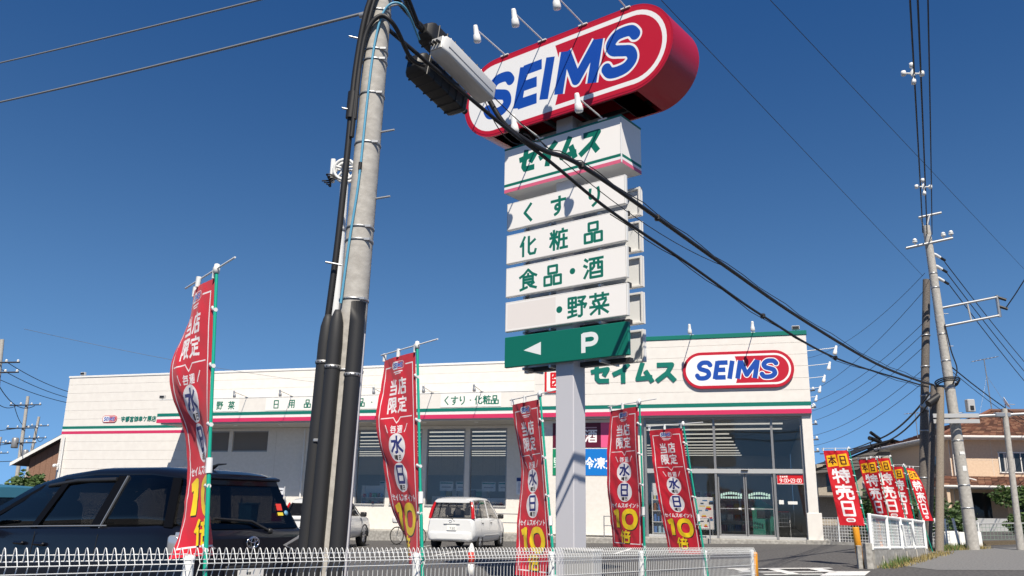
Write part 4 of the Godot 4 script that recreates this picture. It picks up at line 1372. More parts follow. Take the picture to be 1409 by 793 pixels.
func rounded(hx, hy, r, seg):
	var p = []
	r = min(r, min(hx, hy))
	for c in [[1, 1, 0.0], [-1, 1, PI / 2], [-1, -1, PI], [1, -1, PI * 1.5]]:
		for k in seg + 1:
			var a = c[2] + PI / 2 * k / seg
			p.append(Vector2(c[0] * (hx - r) + cos(a) * r, c[1] * (hy - r) + sin(a) * r))
	return p

# ---------------------------------------------------------------- near mesh fence
func make_fence():
	var R = Vector3(3.75, 0.817, -13.25)
	var Lp = Vector3(-2.307, 1.167, -4.05)
	var flat = Vector3(R.x - Lp.x, 0, R.z - Lp.z)
	var run = flat.length()
	var e = flat / run
	var turn = atan2(-e.z, e.x)
	var slope = (R.y - Lp.y) / run
	# node at the right end, local x runs along the fence to the right, local z towards the camera
	var F = thing("mesh_fence", "near white wire mesh fence with rolled top along the lower edge of the picture", "fence", Vector3(R.x, 0, R.z), turn)
	var total = 14.0
	var hgt = 0.72
	var st = start()
	# low kerb under the fence
	for i in 7:
		var x0 = -total + i * 2.0
		var x1 = x0 + 2.0
		var a0 = R.y + slope * x0 - hgt
		var a1 = R.y + slope * x1 - hgt
		var b = -0.7
		quad(st, Vector3(x0, b, .09), Vector3(x0, a0, .09), Vector3(x1, a1, .09), Vector3(x1, b, .09))
		quad(st, Vector3(x1, b, -.09), Vector3(x1, a1, -.09), Vector3(x0, a0, -.09), Vector3(x0, b, -.09))
		quad(st, Vector3(x0, a0, .09), Vector3(x0, a0, -.09), Vector3(x1, a1, -.09), Vector3(x1, a1, .09))
	quad(st, Vector3(0, b_low(), .09), Vector3(0, R.y - hgt, .09), Vector3(0, R.y - hgt, -.09), Vector3(0, b_low(), -.09))
	part(F, "kerb", finish(st), "concrete")
	var rr = 0.0026
	var prof = [Vector3(0, -hgt + .02, 0), Vector3(0, -0.145, 0.0), Vector3(0, -0.082, 0.022), Vector3(0, -0.022, -0.003), Vector3(0, -0.004, -0.012), Vector3(0, 0.0, -0.018), Vector3(0, -0.006, -0.025), Vector3(0, -0.064, -0.034)]
	var picket = tube(prof, rr, 5)
	var rails = [Vector3(0, -0.082, 0.0275), Vector3(0, -0.118, 0.013), Vector3(0, -0.034, -0.036), Vector3(0, -0.064, -0.040), Vector3(0, -0.25, 0.006), Vector3(0, -0.38, 0.006), Vector3(0, -0.51, 0.006), Vector3(0, -0.66, 0.006)]
	for i in 7:
		var x1 = -i * 2.0 - 0.02
		var x0 = x1 - 1.96
		var s2 = start(true)
		var mid = Vector3((x0 + x1) * .5, R.y + slope * (x0 + x1) * .5, 0)
		for r in rails:
			add_tube(s2, [Vector3(x0, R.y + slope * x0, 0) + r - mid, Vector3(x1, R.y + slope * x1, 0) + r - mid], rr * 1.15, 5)
		var pn = part(F, "fence_panel", finish(s2), "fence_white", mid)
		for k in 40:
			var x = x0 + 0.005 + k * 0.05
			part(pn, "picket", picket, "fence_white", Vector3(x, R.y + slope * x, 0) - mid)
	for i in 8:
		var x = -i * 2.0
		if i == 0:
			x = -0.03
		var y = R.y + slope * x - 0.085
		part(F, "post", rod(0.03, hgt + 0.15, 12), "fence_white", Vector3(x, y - hgt - 0.13, -0.045))
		part(F, "post_cap", lathe([[0.033, 0.0], [0.033, 0.02], [0.0, 0.032]], 12), "fence_white", Vector3(x, y + 0.02, -0.045))

func b_low():
	return -0.7

# ---------------------------------------------------------------- nobori banners
func flag_sheet_points():
	var red = Color(0.82, 0.085, 0.19)
	var white = Color(0.96, 0.95, 0.95)
	var navy = Color(0.08, 0.14, 0.47)
	var yel = Color(0.98, 0.84, 0.05)
	var blk = Color(0.08, 0.04, 0.04)
	var sh = Sheet.new(256, 768, red, 3)
	# frame line broken by the lozenge
	sh.frame(18, 34, 220, 712, 5, white)
	sh.rect(72, 20, 112, 40, red)
	lozenge(sh, 78, 16, 100, 38)
	sh.frame(76, 14, 0, 0, 0, white)
	sh.rect(94, 58, 70, 5, white)
	sh.rect(104, 66, 48, 4, white)
	say(sh, "当店", 62, 88, 58, 62, 68, 8.5, white)
	say(sh, "限定", 62, 160, 58, 62, 68, 8.5, white)
	sh.stroke([Vector2(34, 240), Vector2(108, 240), Vector2(128, 262), Vector2(148, 240), Vector2(222, 240)], 4, white)
	sh.stroke([Vector2(64, 268), Vector2(80, 296)], 4.5, white)
	sh.stroke([Vector2(192, 268), Vector2(176, 296)], 4.5, white)
	say(sh, "毎週", 94, 270, 30, 30, 37, 4.2, white)
	for q in [["水", 354], ["日", 464]]:
		sh.ellipse(128, q[1], 53, 54, white)
		sh.glyph(q[0], G[q[0]], 92, q[1] - 44, 72, 66, 10.5, navy)
		say(sh, "曜日", 106, q[1] + 28, 20, 18, 23, 3.0, blk)
	say(sh, "セイムスポイント", 26, 526, 23, 24, 26, 4.6, white)
	for q in [[5, blk], [0, yel]]:
		sh.glyph("1", G["1"], 22 + q[0], 562 + q[0], 90, 100, 27, q[1])
		sh.glyph("0", G["0"], 100 + q[0], 560 + q[0], 124, 104, 27, q[1])
	sh.glyph("倍", G["倍"], 90, 676, 76, 68, 12, blk)
	sh.glyph("倍", G["倍"], 86, 672, 76, 68, 9.5, yel)
	var m = printed("flag_points_print", sh, 0.75)
	m.rim_enabled = true
	m.rim = 0.2
	m.backlight_enabled = true
	m.backlight = lin(.10, .006, .012)

func flag_sheet_sale():
	var red = Color(0.80, 0.065, 0.14)
	var white = Color(0.96, 0.95, 0.96)
	var yel = Color(0.98, 0.74, 0.06)
	var blk = Color(0.30, 0.04, 0.04)
	var sh = Sheet.new(256, 768, red, 2)
	for q in [[14, "本", 10], [130, "日", 0]]:
		sh.poly([Vector2(q[0] + 6, 44 + q[2]), Vector2(q[0] + 104, 30 + q[2]), Vector2(q[0] + 112, 158), Vector2(q[0], 172)], yel)
		sh.glyph(q[1], G[q[1]], q[0] + 14, 56, 82, 90, 13, blk)
	var k = 0
	for c in "特売日":
		sh.glyph(c, G[c], 36, 186 + k * 168, 184, 150, 23, white)
		k += 1
	sh.ellipse(104, 714, 24, 20, white)
	sh.ellipse(152, 714, 24, 20, white)
	sh.rect(104, 694, 48, 40, white)
	sh.rect(96, 708, 64, 12, red)
	var m = printed("flag_sale_print", sh, 0.75)
	m.backlight_enabled = true
	m.backlight = lin(.10, .006, .012)

# bot, top: ends of the pole in view; ang: direction of the top rod; bend: function(s, t) -> [along, out, drop]
func flag(label, group, m, bot: Vector3, top: Vector3, ang, bend: Callable, tall = 1.8, wide = 0.6, straps = 5, rod_over = 0.34, bot_y = null):
	var base = bot
	var axis = (top - bot).normalized()
	var gy = ground_y(bot.x, bot.z) if bot_y == null else bot_y
	base = bot - axis * ((bot.y - gy) / axis.y)
	var f = thing("banner_flag", label, "banner", base, 0.0, group)
	var d = Vector3(cos(deg_to_rad(ang)), 0, -sin(deg_to_rad(ang)))
	var n = Vector3(-d.z, 0, d.x)
	if n.z < 0:
		n = -n
	var tp = top - base
	part(f, "pole", tube([Vector3.ZERO, tp - axis * 1.25], 0.0135, 8), "pole_green")
	part(f, "pole", tube([tp - axis * 1.27, tp], 0.011, 8), "pole_green")
	part(f, "pole_joint", tube([tp - axis * 1.30, tp - axis * 1.21], 0.021, 8), "white_metal")
	part(f, "pole_cap", lathe([[0.0, -0.03], [0.02, -0.03], [0.022, 0.0], [0.016, 0.03], [0.0, 0.036]], 10), "white_metal", tp)
	var rt = tp + axis * 0.0
	part(f, "top_rod", tube([rt - d * rod_over, rt + d * (wide + 0.07)], 0.006, 6), "white_metal")
	# cloth
	var nx = 20
	var ny = 60
	var grid = []
	var wn = FastNoiseLite.new()
	wn.seed = used.get("banner_flag", 0) + 3
	wn.frequency = 1.0
	for j in ny + 1:
		var row = []
		for i in nx + 1:
			var s = float(i) / nx
			var t = float(j) / ny
			var b = bend.call(s, t)
			var loose = clampf(s * 3.0, 0.15, 1.0)
			b[1] += loose * (0.011 * wn.get_noise_2d(s * 2.2, t * 5.0 + s * 2.0) + 0.005 * wn.get_noise_2d(s * 5.0 + 9.0, t * 11.0 - s * 5.0))
			row.append(rt - axis * (0.055 + tall * t + b[2]) + d * (0.035 + wide * b[0]) + n * b[1])
		grid.append(row)
	var st = start(true)
	for j in ny:
		for i in nx:
			var u0 = 1.0 - float(i) / nx
			var u1 = 1.0 - float(i + 1) / nx
			var v0 = float(j) / ny
			var v1 = float(j + 1) / ny
			quad(st, grid[j][i + 1], grid[j][i], grid[j + 1][i], grid[j + 1][i + 1], [Vector2(u1, v0), Vector2(u0, v0), Vector2(u0, v1), Vector2(u1, v1)])
	part(f, "cloth", finish(st), m)
	# loops that hold it
	for k in 3:
		var q = grid[0][[0, nx / 2, nx][k]]
		part(f, "loop", tube([q - Vector3(0, 0.005, 0), Vector3(q.x, (rt + d * 0.3).y + 0.012, q.z)], 0.018, 6), "white_metal")
	for k in straps:
		var t = 0.13 + 0.85 * k / max(1, straps - 1)
		var j = int(t * ny)
		var q = grid[j][0]
		var pp = rt - axis * (0.055 + tall * t)
		part(f, "strap", tube([q + d * 0.012, pp, pp - d * 0.012], 0.014, 6), "white_metal")
	return f

func make_flags():
	flag_sheet_points()
	flag_sheet_sale()
	var g1 = "red points banners tied along the near fence"
	flag("nearest red banner, billowing beside the black minivan", g1, "flag_points_print", Vector3(-1.751, 1.116, -5.076), Vector3(-1.909, 2.842, -5.2), 127.0, func(s, t):
		var out = s * (0.07 * sin(t * 7.5 - 0.9) + 0.02 * sin(t * 15.0 + s * 3.0)) + 0.035 * sin(s * PI) * sin(t * 5.0 + 1.0)
		var al = s * (1.0 - 0.10 * sin(t * 3.0) * t)
		if t > 0.74:
			var k = (t - 0.74) / 0.26
			out += k * (0.05 * s - 0.20 * sin(s * PI) * (1.0 - s))
			al = al * (1.0 - 0.12 * k)
		return [al, out, 0.05 * t * s * s], 1.72)
	flag("second red banner, its lower end twisted against the pole", g1, "flag_points_print", Vector3(-0.658, 1.05, -6.695), Vector3(-0.787, 2.678, -6.9), 125.0, func(s, t):
		var k = clampf((t - 0.40) / 0.60, 0.0, 1.0)
		var out = s * (0.05 * sin(t * 4.2)) - s * 0.19 * k * k + 0.02 * sin(t * 13.0 + s * 4.0) * s
		if t > 0.78:
			var q = (t - 0.78) / 0.22
			out += 0.06 * q * sin(s * PI * 1.3)
		return [s * (1.0 - 0.10 * k), out, -0.02 * k * s], 1.72)
	flag("red banner just left of the grey sign column", g1, "flag_points_print", Vector3(0.426, 0.984, -8.316), Vector3(0.302, 2.492, -8.5), 117.0, func(s, t):
		var out = s * (-0.055 * sin(t * 4.4) + 0.05 * t * t + 0.012 * sin(t * 12.0))
		return [s, out, 0.02 * s * sin(t * PI)], 1.74)
	flag("red banner just right of the grey sign column, hanging straight", g1, "flag_points_print", Vector3(1.57, 0.954, -10.034), Vector3(1.529, 2.596, -9.9), 117.0, func(s, t):
		return [s, s * (0.03 * sin(t * 4.0) + 0.05 * t) + 0.014 * sin(s * 5.0 + t * 6.0), 0.0], 1.63)
	flag("rightmost red points banner, leaning in front of the store glass", g1, "flag_points_print", Vector3(2.59, 0.87, -11.57), Vector3(2.386, 2.506, -11.6), 129.0, func(s, t):
		return [s, s * 0.02 * sin(t * 5.0) + 0.012 * sin(s * 5.0 + t * 5.0), 0.0], 1.68)
	var g2 = "red and yellow sale banners by the driveway"
	var hang = func(s, t):
		return [s, s * (0.03 * sin(t * 5.0 + 1.0) + 0.05 * t) + 0.02 * sin(s * 4.0 + t * 7.0), 0.0]
	var tight = func(s, t):
		return [s * (1.0 - 0.25 * t), s * (-0.12 * t + 0.05 * sin(t * 6.0)) + 0.02 * sin(s * 4.0 + t * 7.0), 0.0]
	flag("large red sale banner leaning right of the store entrance", g2, "flag_sale_print", Vector3(8.36, 1.228, -20.3), Vector3(8.124, 2.819, -20.3), 155.0, hang, 1.75, 0.55, 5, 0.05)
	flag("shaded narrow sale banner behind the orange post", g2, "flag_sale_print", Vector3(10.72, 0.92, -24.3), Vector3(10.47, 2.84, -24.2), 140.0, tight, 1.7, 0.5, 4, 0.05)
	flag("sale banner third from the left in the driveway row", g2, "flag_sale_print", Vector3(11.40, 0.92, -24.7), Vector3(11.03, 2.91, -24.6), 150.0, hang, 1.75, 0.5, 4, 0.05)
	flag("sale banner second from the right in the driveway row", g2, "flag_sale_print", Vector3(12.15, 0.85, -25.8), Vector3(11.86, 2.72, -25.6), 150.0, hang, 1.6, 0.5, 4, 0.05)
	flag("rightmost sale banner, curling away behind its pole", g2, "flag_sale_print", Vector3(12.5, 0.85, -26.0), Vector3(12.02, 2.70, -25.9), 20.0, func(s, t):
		return [s * (0.55 + 0.45 * t), s * 0.10 * sin(t * 5.0), 0.0], 1.6, 0.5, 4, 0.05)

# ---------------------------------------------------------------- vehicles
# ring of a body section: half width at sill and belt, heights
func body_ring(z, y0, y1, w0, w1, bulge = 0.03):
	var half = [Vector2(w0 * 0.80, y0), Vector2(w0 * 0.97, y0 + 0.05), Vector2(w0 + bulge * .6, y0 + (y1 - y0) * 0.30), Vector2((w0 + w1) * .5 + bulge, y0 + (y1 - y0) * 0.62), Vector2(w1 + bulge * .7, y1 - 0.10), Vector2(w1, y1 - 0.035), Vector2(w1 - 0.05, y1)]
	var r = []
	for p in half:
		r.append(Vector3(p.x, p.y, z))
	for i in range(half.size() - 1, -1, -1):
		r.append(Vector3(-half[i].x, half[i].y, z))
	return r

# sheared cabin ring: bottom at zb, top at zr
func cabin_ring(zb, zr, y0, y1, w0, w1):
	var half = []
	for k in 4:
		var t = k / 4.0
		half.append(Vector2(lerpf(w0, w1 + 0.03, t * 0.92 / 0.75), 0.0) if false else Vector2(lerpf(w0, w1 + 0.015, t), t * 0.86))
	half.append(Vector2(w1 + 0.005, 0.90))
	half.append(Vector2(w1 - 0.06, 0.965))
	half.append(Vector2(w1 - 0.20, 0.993))
	half.append(Vector2(w1 * 0.35, 1.0))
	var r = []
	for p in half:
		r.append(Vector3(p.x, lerpf(y0, y1, p.y), lerpf(zb, zr, p.y)))
	for i in range(half.size() - 1, -1, -1):
		var p = half[i]
		r.append(Vector3(-p.x, lerpf(y0, y1, p.y), lerpf(zb, zr, p.y)))
	return r

func wheel(car, x, z, r, w = 0.19):
	var t = part(car, "wheel", lathe([[r * .62, -w * .5], [r * .93, -w * .5], [r, -w * .36], [r, w * .36], [r * .93, w * .5], [r * .62, w * .5]], 28), "tyre", Vector3(x, r, z), Vector3(0, 0, PI / 2))
	var s = 1.0 if x < 0 else -1.0
	part(t, "rim", lathe([[0.0, .03 * 1], [r * .60, .035], [r * .64, w * .40], [r * .60, w * .42]], 24), "rim", Vector3(0, 0, 0), Vector3(0, 0, 0 if x < 0 else PI))
	for k in 5:
		var a = TAU * k / 5
		part(t, "spoke", cbox(Vector3(r * .56, 0.03, 0.06), 0.01), "rim", Vector3(cos(a) * r * .32, s * w * .38, sin(a) * r * .32), Vector3(0, -a, 0))

# pillar or seam strip lying on the cabin between two sheared rings
func side_strip(car, called, m, p0: Vector3, p1: Vector3, w, lift = 0.006):
	for s in [-1.0, 1.0]:
		var a = Vector3(p0.x * s, p0.y, p0.z)
		var b = Vector3(p1.x * s, p1.y, p1.z)
		var st = start()
		var o = Vector3(s * lift, 0, 0)
		var h = Vector3(0, 0, w * .5)
		var q = [a - h + o, b - h + o, b + h + o, a + h + o]
		var q2 = [a - h - o, b - h - o, b + h - o, a + h - o]
		quad(st, q[0], q[1], q[2], q[3])
		for i in 4:
			quad(st, q[i], q2[i], q2[(i + 1) % 4], q[(i + 1) % 4])
		part(car, called, finish(st), m)

func make_vehicles():
	minivan()
	hatchback()
	estate()
	teal_car()

func minivan():
	var b = deg_to_rad(60.0)
	# rear centre sits between the near left corner and the far right corner
	var rear = Vector3(-2.73, 0, -9.06)
	var hd = Vector3(-sin(b), 0, -cos(b))
	var L = 4.62
	var c = rear + hd * (L * .5)
	c.y = ground_y(c.x, c.z)
	var car = thing("minivan", "glossy black minivan with tinted windows parked behind the near fence", "minivan", c, b)
	car.scale = Vector3.ONE * 1.035
	# local: front is -z, rear +z
	var W = 0.85
	var rings = []
	for s in [[-2.31, .34, .70, .62, .60], [-2.24, .26, .80, .76, .72], [-2.0, .22, .90, .83, .78], [-1.4, .22, 1.05, .86, .82], [-0.9, .22, 1.12, .86, .83], [0.2, .22, 1.16, .86, .84], [1.3, .22, 1.19, .86, .84], [1.9, .24, 1.21, .86, .83], [2.16, .28, 1.20, .85, .81], [2.27, .32, 1.15, .83, .78], [2.32, .36, 1.08, .79, .74]]:
		rings.append(body_ring(s[0], s[1], s[2], s[3], s[4]))
	part(car, "body", loft(rings), "car_black")
	var cab = [cabin_ring(-1.55, -0.35, 1.06, 1.63, .78, .58), cabin_ring(-0.5, 0.05, 1.11, 1.70, .81, .62), cabin_ring(0.6, 0.65, 1.14, 1.75, .82, .64), cabin_ring(1.6, 1.5, 1.18, 1.745, .81, .63), cabin_ring(2.10, 1.93, 1.18, 1.70, .79, .60), cabin_ring(2.245, 2.02, 1.17, 1.66, .72, .55)]
	part(car, "windows", loft(cab), "van_glass" if M.has("van_glass") else van_glass())
	# roof skin
	var roof = []
	for s in [[-0.42, 1.605, .56], [0.05, 1.69, .60], [0.65, 1.745, .62], [1.5, 1.745, .61], [1.94, 1.705, .58], [2.05, 1.675, .53]]:
		var r = []
		for p in [[1.05, -.09], [1.045, -.04], [0.97, -.005], [0.7, .018], [0.3, .026], [-0.3, .026], [-0.7, .018], [-0.97, -.005], [-1.045, -.04], [-1.05, -.09], [-.9, -.1], [.9, -.1]]:
			r.append(Vector3(s[2] * p[0], s[1] + p[1], s[0]))
		roof.append(r)
	part(car, "roof", loft(roof), "car_black")
	side_strip(car, "pillar", "pillar_black", Vector3(.79, 1.09, -1.2), Vector3(.615, 1.58, -0.20), 0.12)
	side_strip(car, "pillar", "pillar_black", Vector3(.826, 1.13, -0.02), Vector3(.648, 1.64, 0.22), 0.11)
	side_strip(car, "pillar", "pillar_black", Vector3(.828, 1.16, 1.0), Vector3(.652, 1.67, 1.12), 0.13)
	side_strip(car, "chrome_strip", "steel", Vector3(.830, 1.16, 1.09), Vector3(.657, 1.67, 1.20), 0.012, 0.010)
	side_strip(car, "pillar", "pillar_black", Vector3(.80, 1.19, 2.06), Vector3(.62, 1.65, 1.90), 0.12)
	# wind visors over the side windows, belt mouldings and door seams
	for s in [-1.0, 1.0]:
		part(car, "window_visor", tube([Vector3(s * .645, 1.565, -0.12), Vector3(s * .668, 1.62, 0.4), Vector3(s * .672, 1.635, 1.05)], 0.022, 6), "plastic_black")
		part(car, "belt_moulding", tube([Vector3(s * .80, 1.11, -1.05), Vector3(s * .838, 1.155, 0.2), Vector3(s * .838, 1.185, 1.2)], 0.007, 5), "steel")
		for z in [-1.0, 0.06, 1.1]:
			part(car, "door_seam", tube([Vector3(s * .872, .42, z), Vector3(s * .882, .72, z), Vector3(s * .862, 1.1, z + .02)], 0.004, 4), "plastic_black")
		for z in [-0.14, 0.22]:
			part(car, "door_handle", cbox(Vector3(0.045, 0.035, 0.18), 0.015), "car_black", Vector3(s * .885, .98, z))
		var mr = part(car, "wing_mirror", loft(mirror_rings(0.11, 0.09, 0.16)), "car_black", Vector3(s * .97, 1.16, -0.92))
		part(mr, "mirror_glass", cbox(Vector3(0.15, 0.11, 0.006), 0.002), "chrome", Vector3(0, 0, .06))
		for z in [-1.42, 1.33]:
			wheel(car, s * .76, z, 0.315)
		# wrap round tail lamp: clear triangular unit
		var lp = PackedVector2Array([Vector2(.44, 1.00), Vector2(.81, 1.15), Vector2(.84, .94), Vector2(.76, .88)])
		var tri = []
		for p in lp:
			tri.append(Vector2(p.x * s, p.y))
		part(car, "tail_lamp", prism(tri, 2.19, 2.33), "lamp_clear")
		var tr2 = []
		for p in [Vector2(.49, 1.00), Vector2(.79, 1.115), Vector2(.81, .955), Vector2(.75, .905)]:
			tr2.append(Vector2(p.x * s, p.y))
		var tl = part(car, "tail_lamp", prism(tr2, 2.20, 2.342), "plastic_black")
		part(tl, "bulb", lathe([[0.0, 0.0], [.055, .004], [.05, .014], [.0, .024]], 14), "lamp_clear", Vector3(s * .71, 1.005, 2.342), Vector3(PI / 2, 0, 0))
		part(car, "side_lamp", loft(mirror_rings(0.028, 0.085, 0.15)), "lamp_clear", Vector3(s * .842, 1.04, 2.22))
	# tailgate details
	part(car, "rear_spoiler", cbox(Vector3(1.10, 0.03, 0.10), 0.014), "car_black", Vector3(0, 1.665, 2.06), Vector3(0.25, 0, 0))
	part(car, "rear_wiper", tube([Vector3(.28, 1.14, 2.285), Vector3(.05, 1.24, 2.245), Vector3(-.42, 1.27, 2.235)], 0.014, 6), "plastic_black")
	part(car, "wiper_motor", lathe([[0.0, 0.0], [.035, 0.0], [.03, .03], [0.0, .035]], 10), "plastic_black", Vector3(.28, 1.14, 2.265), Vector3(PI / 2, 0, 0))
	part(car, "plate_recess", cbox(Vector3(.62, .26, .03), 0.01), "plastic_black", Vector3(0, .70, 2.33))
	var pl = Sheet.new(330, 165, Color(0.93, 0.93, 0.92), 2)
	say(pl, "て", 16, 80, 40, 44, 50, 5, Color(0.1, 0.12, 0.1))
	pl.ellipse(86, 112, 6, 6, Color(.1, .12, .1))
	say(pl, "4", 124, 62, 62, 88, 66, 11, Color(0.1, 0.12, 0.1))
	say(pl, "17", 200, 62, 58, 88, 58, 11, Color(0.1, 0.12, 0.1))
	pl.rect(110, 18, 22, 26, Color(.2, .22, .2))
	pl.rect(140, 18, 22, 26, Color(.2, .22, .2))
	printed("plate_print", pl)
	var np = part(car, "number_plate", cbox(Vector3(.335, .17, .008), 0.002), "white_metal", Vector3(0, .70, 2.352))
	part(np, "plate_face", face(.33, .165), "plate_print", Vector3(0, 0, .0052))
	# oval badge of three rings
	var em = part(car, "badge", oval_ring(.078, .053, .008), "chrome", Vector3(0, 1.04, 2.345))
	part(em, "badge_ring", oval_ring(.026, .048, .006), "chrome", Vector3(0, 0, .001))
	part(em, "badge_ring", oval_ring(.056, .022, .006), "chrome", Vector3(0, .022, .002))
	mat("sticker_red", lin(.6, .04, .03), 0.5)
	mat("sticker_blue", lin(.12, .32, .50), 0.5)
	mat("sticker_yellow", lin(.7, .55, .05), 0.5)
	part(car, "sticker", cbox(Vector3(.075, .075, .004)), "sticker_red", Vector3(.50, 1.38, 2.160), Vector3(-0.42, 0, 0))
	part(car, "sticker", cbox(Vector3(.075, .035, .004)), "sticker_yellow", Vector3(.50, 1.31, 2.190), Vector3(-0.42, 0, 0))
	part(car, "sticker", lathe([[0.0, 0.0], [.028, 0.0], [.028, .004], [0.0, .004]], 16), "sticker_blue", Vector3(.59, 1.32, 2.182), Vector3(PI / 2 - .42, 0, 0))
	part(car, "roof_antenna", tube([Vector3(-.1, 1.76, 1.75), Vector3(-.1, 1.80, 1.85), Vector3(-.1, 1.805, 1.97)], [.03, .012, .006], 7), "plastic_black")
	part(car, "bumper", cbox(Vector3(1.5, .06, .05), 0.02), "plastic_black", Vector3(0, .44, 2.30))
	# seats and steering seen through the glass
	for s in [-0.36, 0.36]:
		for z in [-0.25]:
			part(car, "seat", loft(mirror_rings(0.20, 0.30, 0.14)), "plastic_black", Vector3(s, 1.12, z))
			part(car, "headrest", loft(mirror_rings(0.12, 0.09, 0.08)), "plastic_black", Vector3(s, 1.50, z + .04))

func van_glass():
	var m = mat("van_glass", Color(0.008, 0.010, 0.014, 0.86), 0.03)
	m.transparency = BaseMaterial3D.TRANSPARENCY_ALPHA
	return m

func oval_ring(rx, ry, r):
	var pts = []
	for k in 25:
		var a = TAU * k / 24
		pts.append(Vector3(cos(a) * rx, sin(a) * ry, 0))
	return tube(pts, r, 6)

# rounded lump used for mirrors, seats: half sizes
func mirror_rings(hx, hy, depth):
	var rings = []
	for s in [[-0.5, .55], [-0.42, .85], [-0.25, 1.0], [0.25, 1.0], [0.42, .85], [0.5, .6]]:
		var r = []
		for p in rounded(hx * s[1], hy * s[1], min(hx, hy) * .5, 3):
			r.append(Vector3(p.x, p.y, s[0] * depth))
		rings.append(r)
	return rings

func hatchback():
	var b = deg_to_rad(-16.0)
	var rear = Vector3(-1.90, 0, -28.3)
	var hd = Vector3(-sin(b), 0, -cos(b))
	var c = rear + hd * 1.93
	c.y = ground_y(c.x, c.z)
	var car = thing("hatchback", "small tall white hatchback seen from behind below the store windows", "car", c, b)
	var rings = []
	for s in [[-1.92, .34, .66, .58, .56], [-1.86, .26, .76, .72, .68], [-1.6, .22, .88, .79, .75], [-1.1, .22, .98, .82, .79], [0.0, .22, 1.02, .82, .80], [1.2, .24, 1.03, .82, .80], [1.7, .28, 1.02, .81, .78], [1.84, .30, 1.0, .79, .75], [1.90, .34, .97, .74, .68]]:
		rings.append(body_ring(s[0], s[1], s[2], s[3], s[4]))
	part(car, "body", loft(rings), "car_white")
	var cab = [cabin_ring(-1.25, -0.50, .98, 1.62, .74, .58), cabin_ring(-0.3, -0.05, 1.0, 1.675, .77, .62), cabin_ring(0.8, 0.8, 1.0, 1.685, .77, .63), cabin_ring(1.72, 1.58, 1.0, 1.64, .76, .61), cabin_ring(1.85, 1.66, .99, 1.60, .72, .57)]
	part(car, "windows", loft(cab), "car_glass" if M.has("car_glass") else car_glass())
	var roof = []
	for s in [[-0.52, 1.60, .555], [-0.05, 1.665, .595], [0.8, 1.68, .61], [1.5, 1.65, .60], [1.76, 1.61, .56]]:
		var r = []
		for p in [[1.06, -.09], [1.05, -.04], [0.97, -.002], [0.7, .018], [0.3, .026], [-0.3, .026], [-0.7, .018], [-0.97, -.002], [-1.05, -.04], [-1.06, -.09], [-.9, -.1], [.9, -.1]]:
			r.append(Vector3(s[2] * p[0], s[1] + p[1], s[0]))
		roof.append(r)
	part(car, "roof", loft(roof), "car_white")
	side_strip(car, "pillar", "car_white", Vector3(.75, .99, -1.0), Vector3(.60, 1.58, -0.30), 0.10, .008)
	side_strip(car, "pillar", "car_white", Vector3(.775, 1.0, 0.22), Vector3(.63, 1.6, 0.30), 0.09, .008)
	side_strip(car, "pillar", "plastic_black", Vector3(.775, 1.0, 0.98), Vector3(.632, 1.6, 0.98), 0.05, .008)
	side_strip(car, "pillar", "car_white", Vector3(.765, 1.0, 1.70), Vector3(.62, 1.58, 1.56), 0.20, .010)
	for s in [-1.0, 1.0]:
		part(car, "tail_lamp", tube([Vector3(s * .745, 1.00, 1.80), Vector3(s * .70, 1.30, 1.73), Vector3(s * .63, 1.52, 1.65)], [.065, .060, .04], 8), "lamp_red")
		part(car, "reversing_lamp", cbox(Vector3(.07, .10, .06), .02), "lamp_clear", Vector3(s * .765, 1.12, 1.75))
		part(car, "reflector", cbox(Vector3(.15, .06, .03), .01), "lamp_red", Vector3(s * .60, .52, 1.90))
		var mr = part(car, "wing_mirror", loft(mirror_rings(0.10, 0.075, 0.13)), "plastic_black", Vector3(s * .93, 1.06, -0.72))
		for z in [-1.22, 1.20]:
			wheel(car, s * .73, z, 0.285)
		for z in [-0.85, 0.24, 1.15]:
			part(car, "door_seam", tube([Vector3(s * .83, .40, z), Vector3(s * .842, .66, z), Vector3(s * .826, .97, z)], 0.003, 4), "frame_grey")
		part(car, "door_handle", cbox(Vector3(.03, .03, .14), .01), "plastic_black", Vector3(s * .842, .86, 0.08))
		part(car, "door_handle", cbox(Vector3(.03, .03, .14), .01), "plastic_black", Vector3(s * .842, .86, 1.02))
		part(car, "sill_moulding", tube([Vector3(s * .835, .46, -.8), Vector3(s * .84, .46, .85)], 0.016, 5), "light_frame")
	part(car, "bumper", loft(mirror_rings(0.76, 0.14, 0.2)), "car_white", Vector3(0, .46, 1.84))
	part(car, "rear_wiper", tube([Vector3(.14, .92, 1.90), Vector3(.02, 1.03, 1.875), Vector3(-.32, 1.05, 1.86)], 0.012, 6), "plastic_black")
	part(car, "plate_light", cbox(Vector3(.56, .035, .03), .01), "light_frame", Vector3(.05, .84, 1.915))
	var np = part(car, "number_plate", cbox(Vector3(.335, .17, .01), .002), "white_metal", Vector3(.05, .72, 1.925))
	var pl = Sheet.new(330, 165, Color(0.93, 0.93, 0.92), 2)
	say(pl, "730", 96, 62, 58, 86, 68, 10, Color(0.2, 0.25, 0.2))
	printed("plate_white_print", pl)
	part(np, "plate_face", face(.33, .165), "plate_white_print", Vector3(0, 0, .006))
	part(car, "badge", oval_ring(.05, .035, .008), "chrome", Vector3(0, .92, 1.905))
	for s in [-0.34, 0.0, 0.34]:
		part(car, "headrest", loft(mirror_rings(0.10, 0.12, 0.07)), "curtain", Vector3(s, 1.22, 1.2))
	for s in [-0.34, 0.34]:
		part(car, "seat", loft(mirror_rings(0.2, 0.25, 0.12)), "curtain", Vector3(s, 1.02, 0.1))

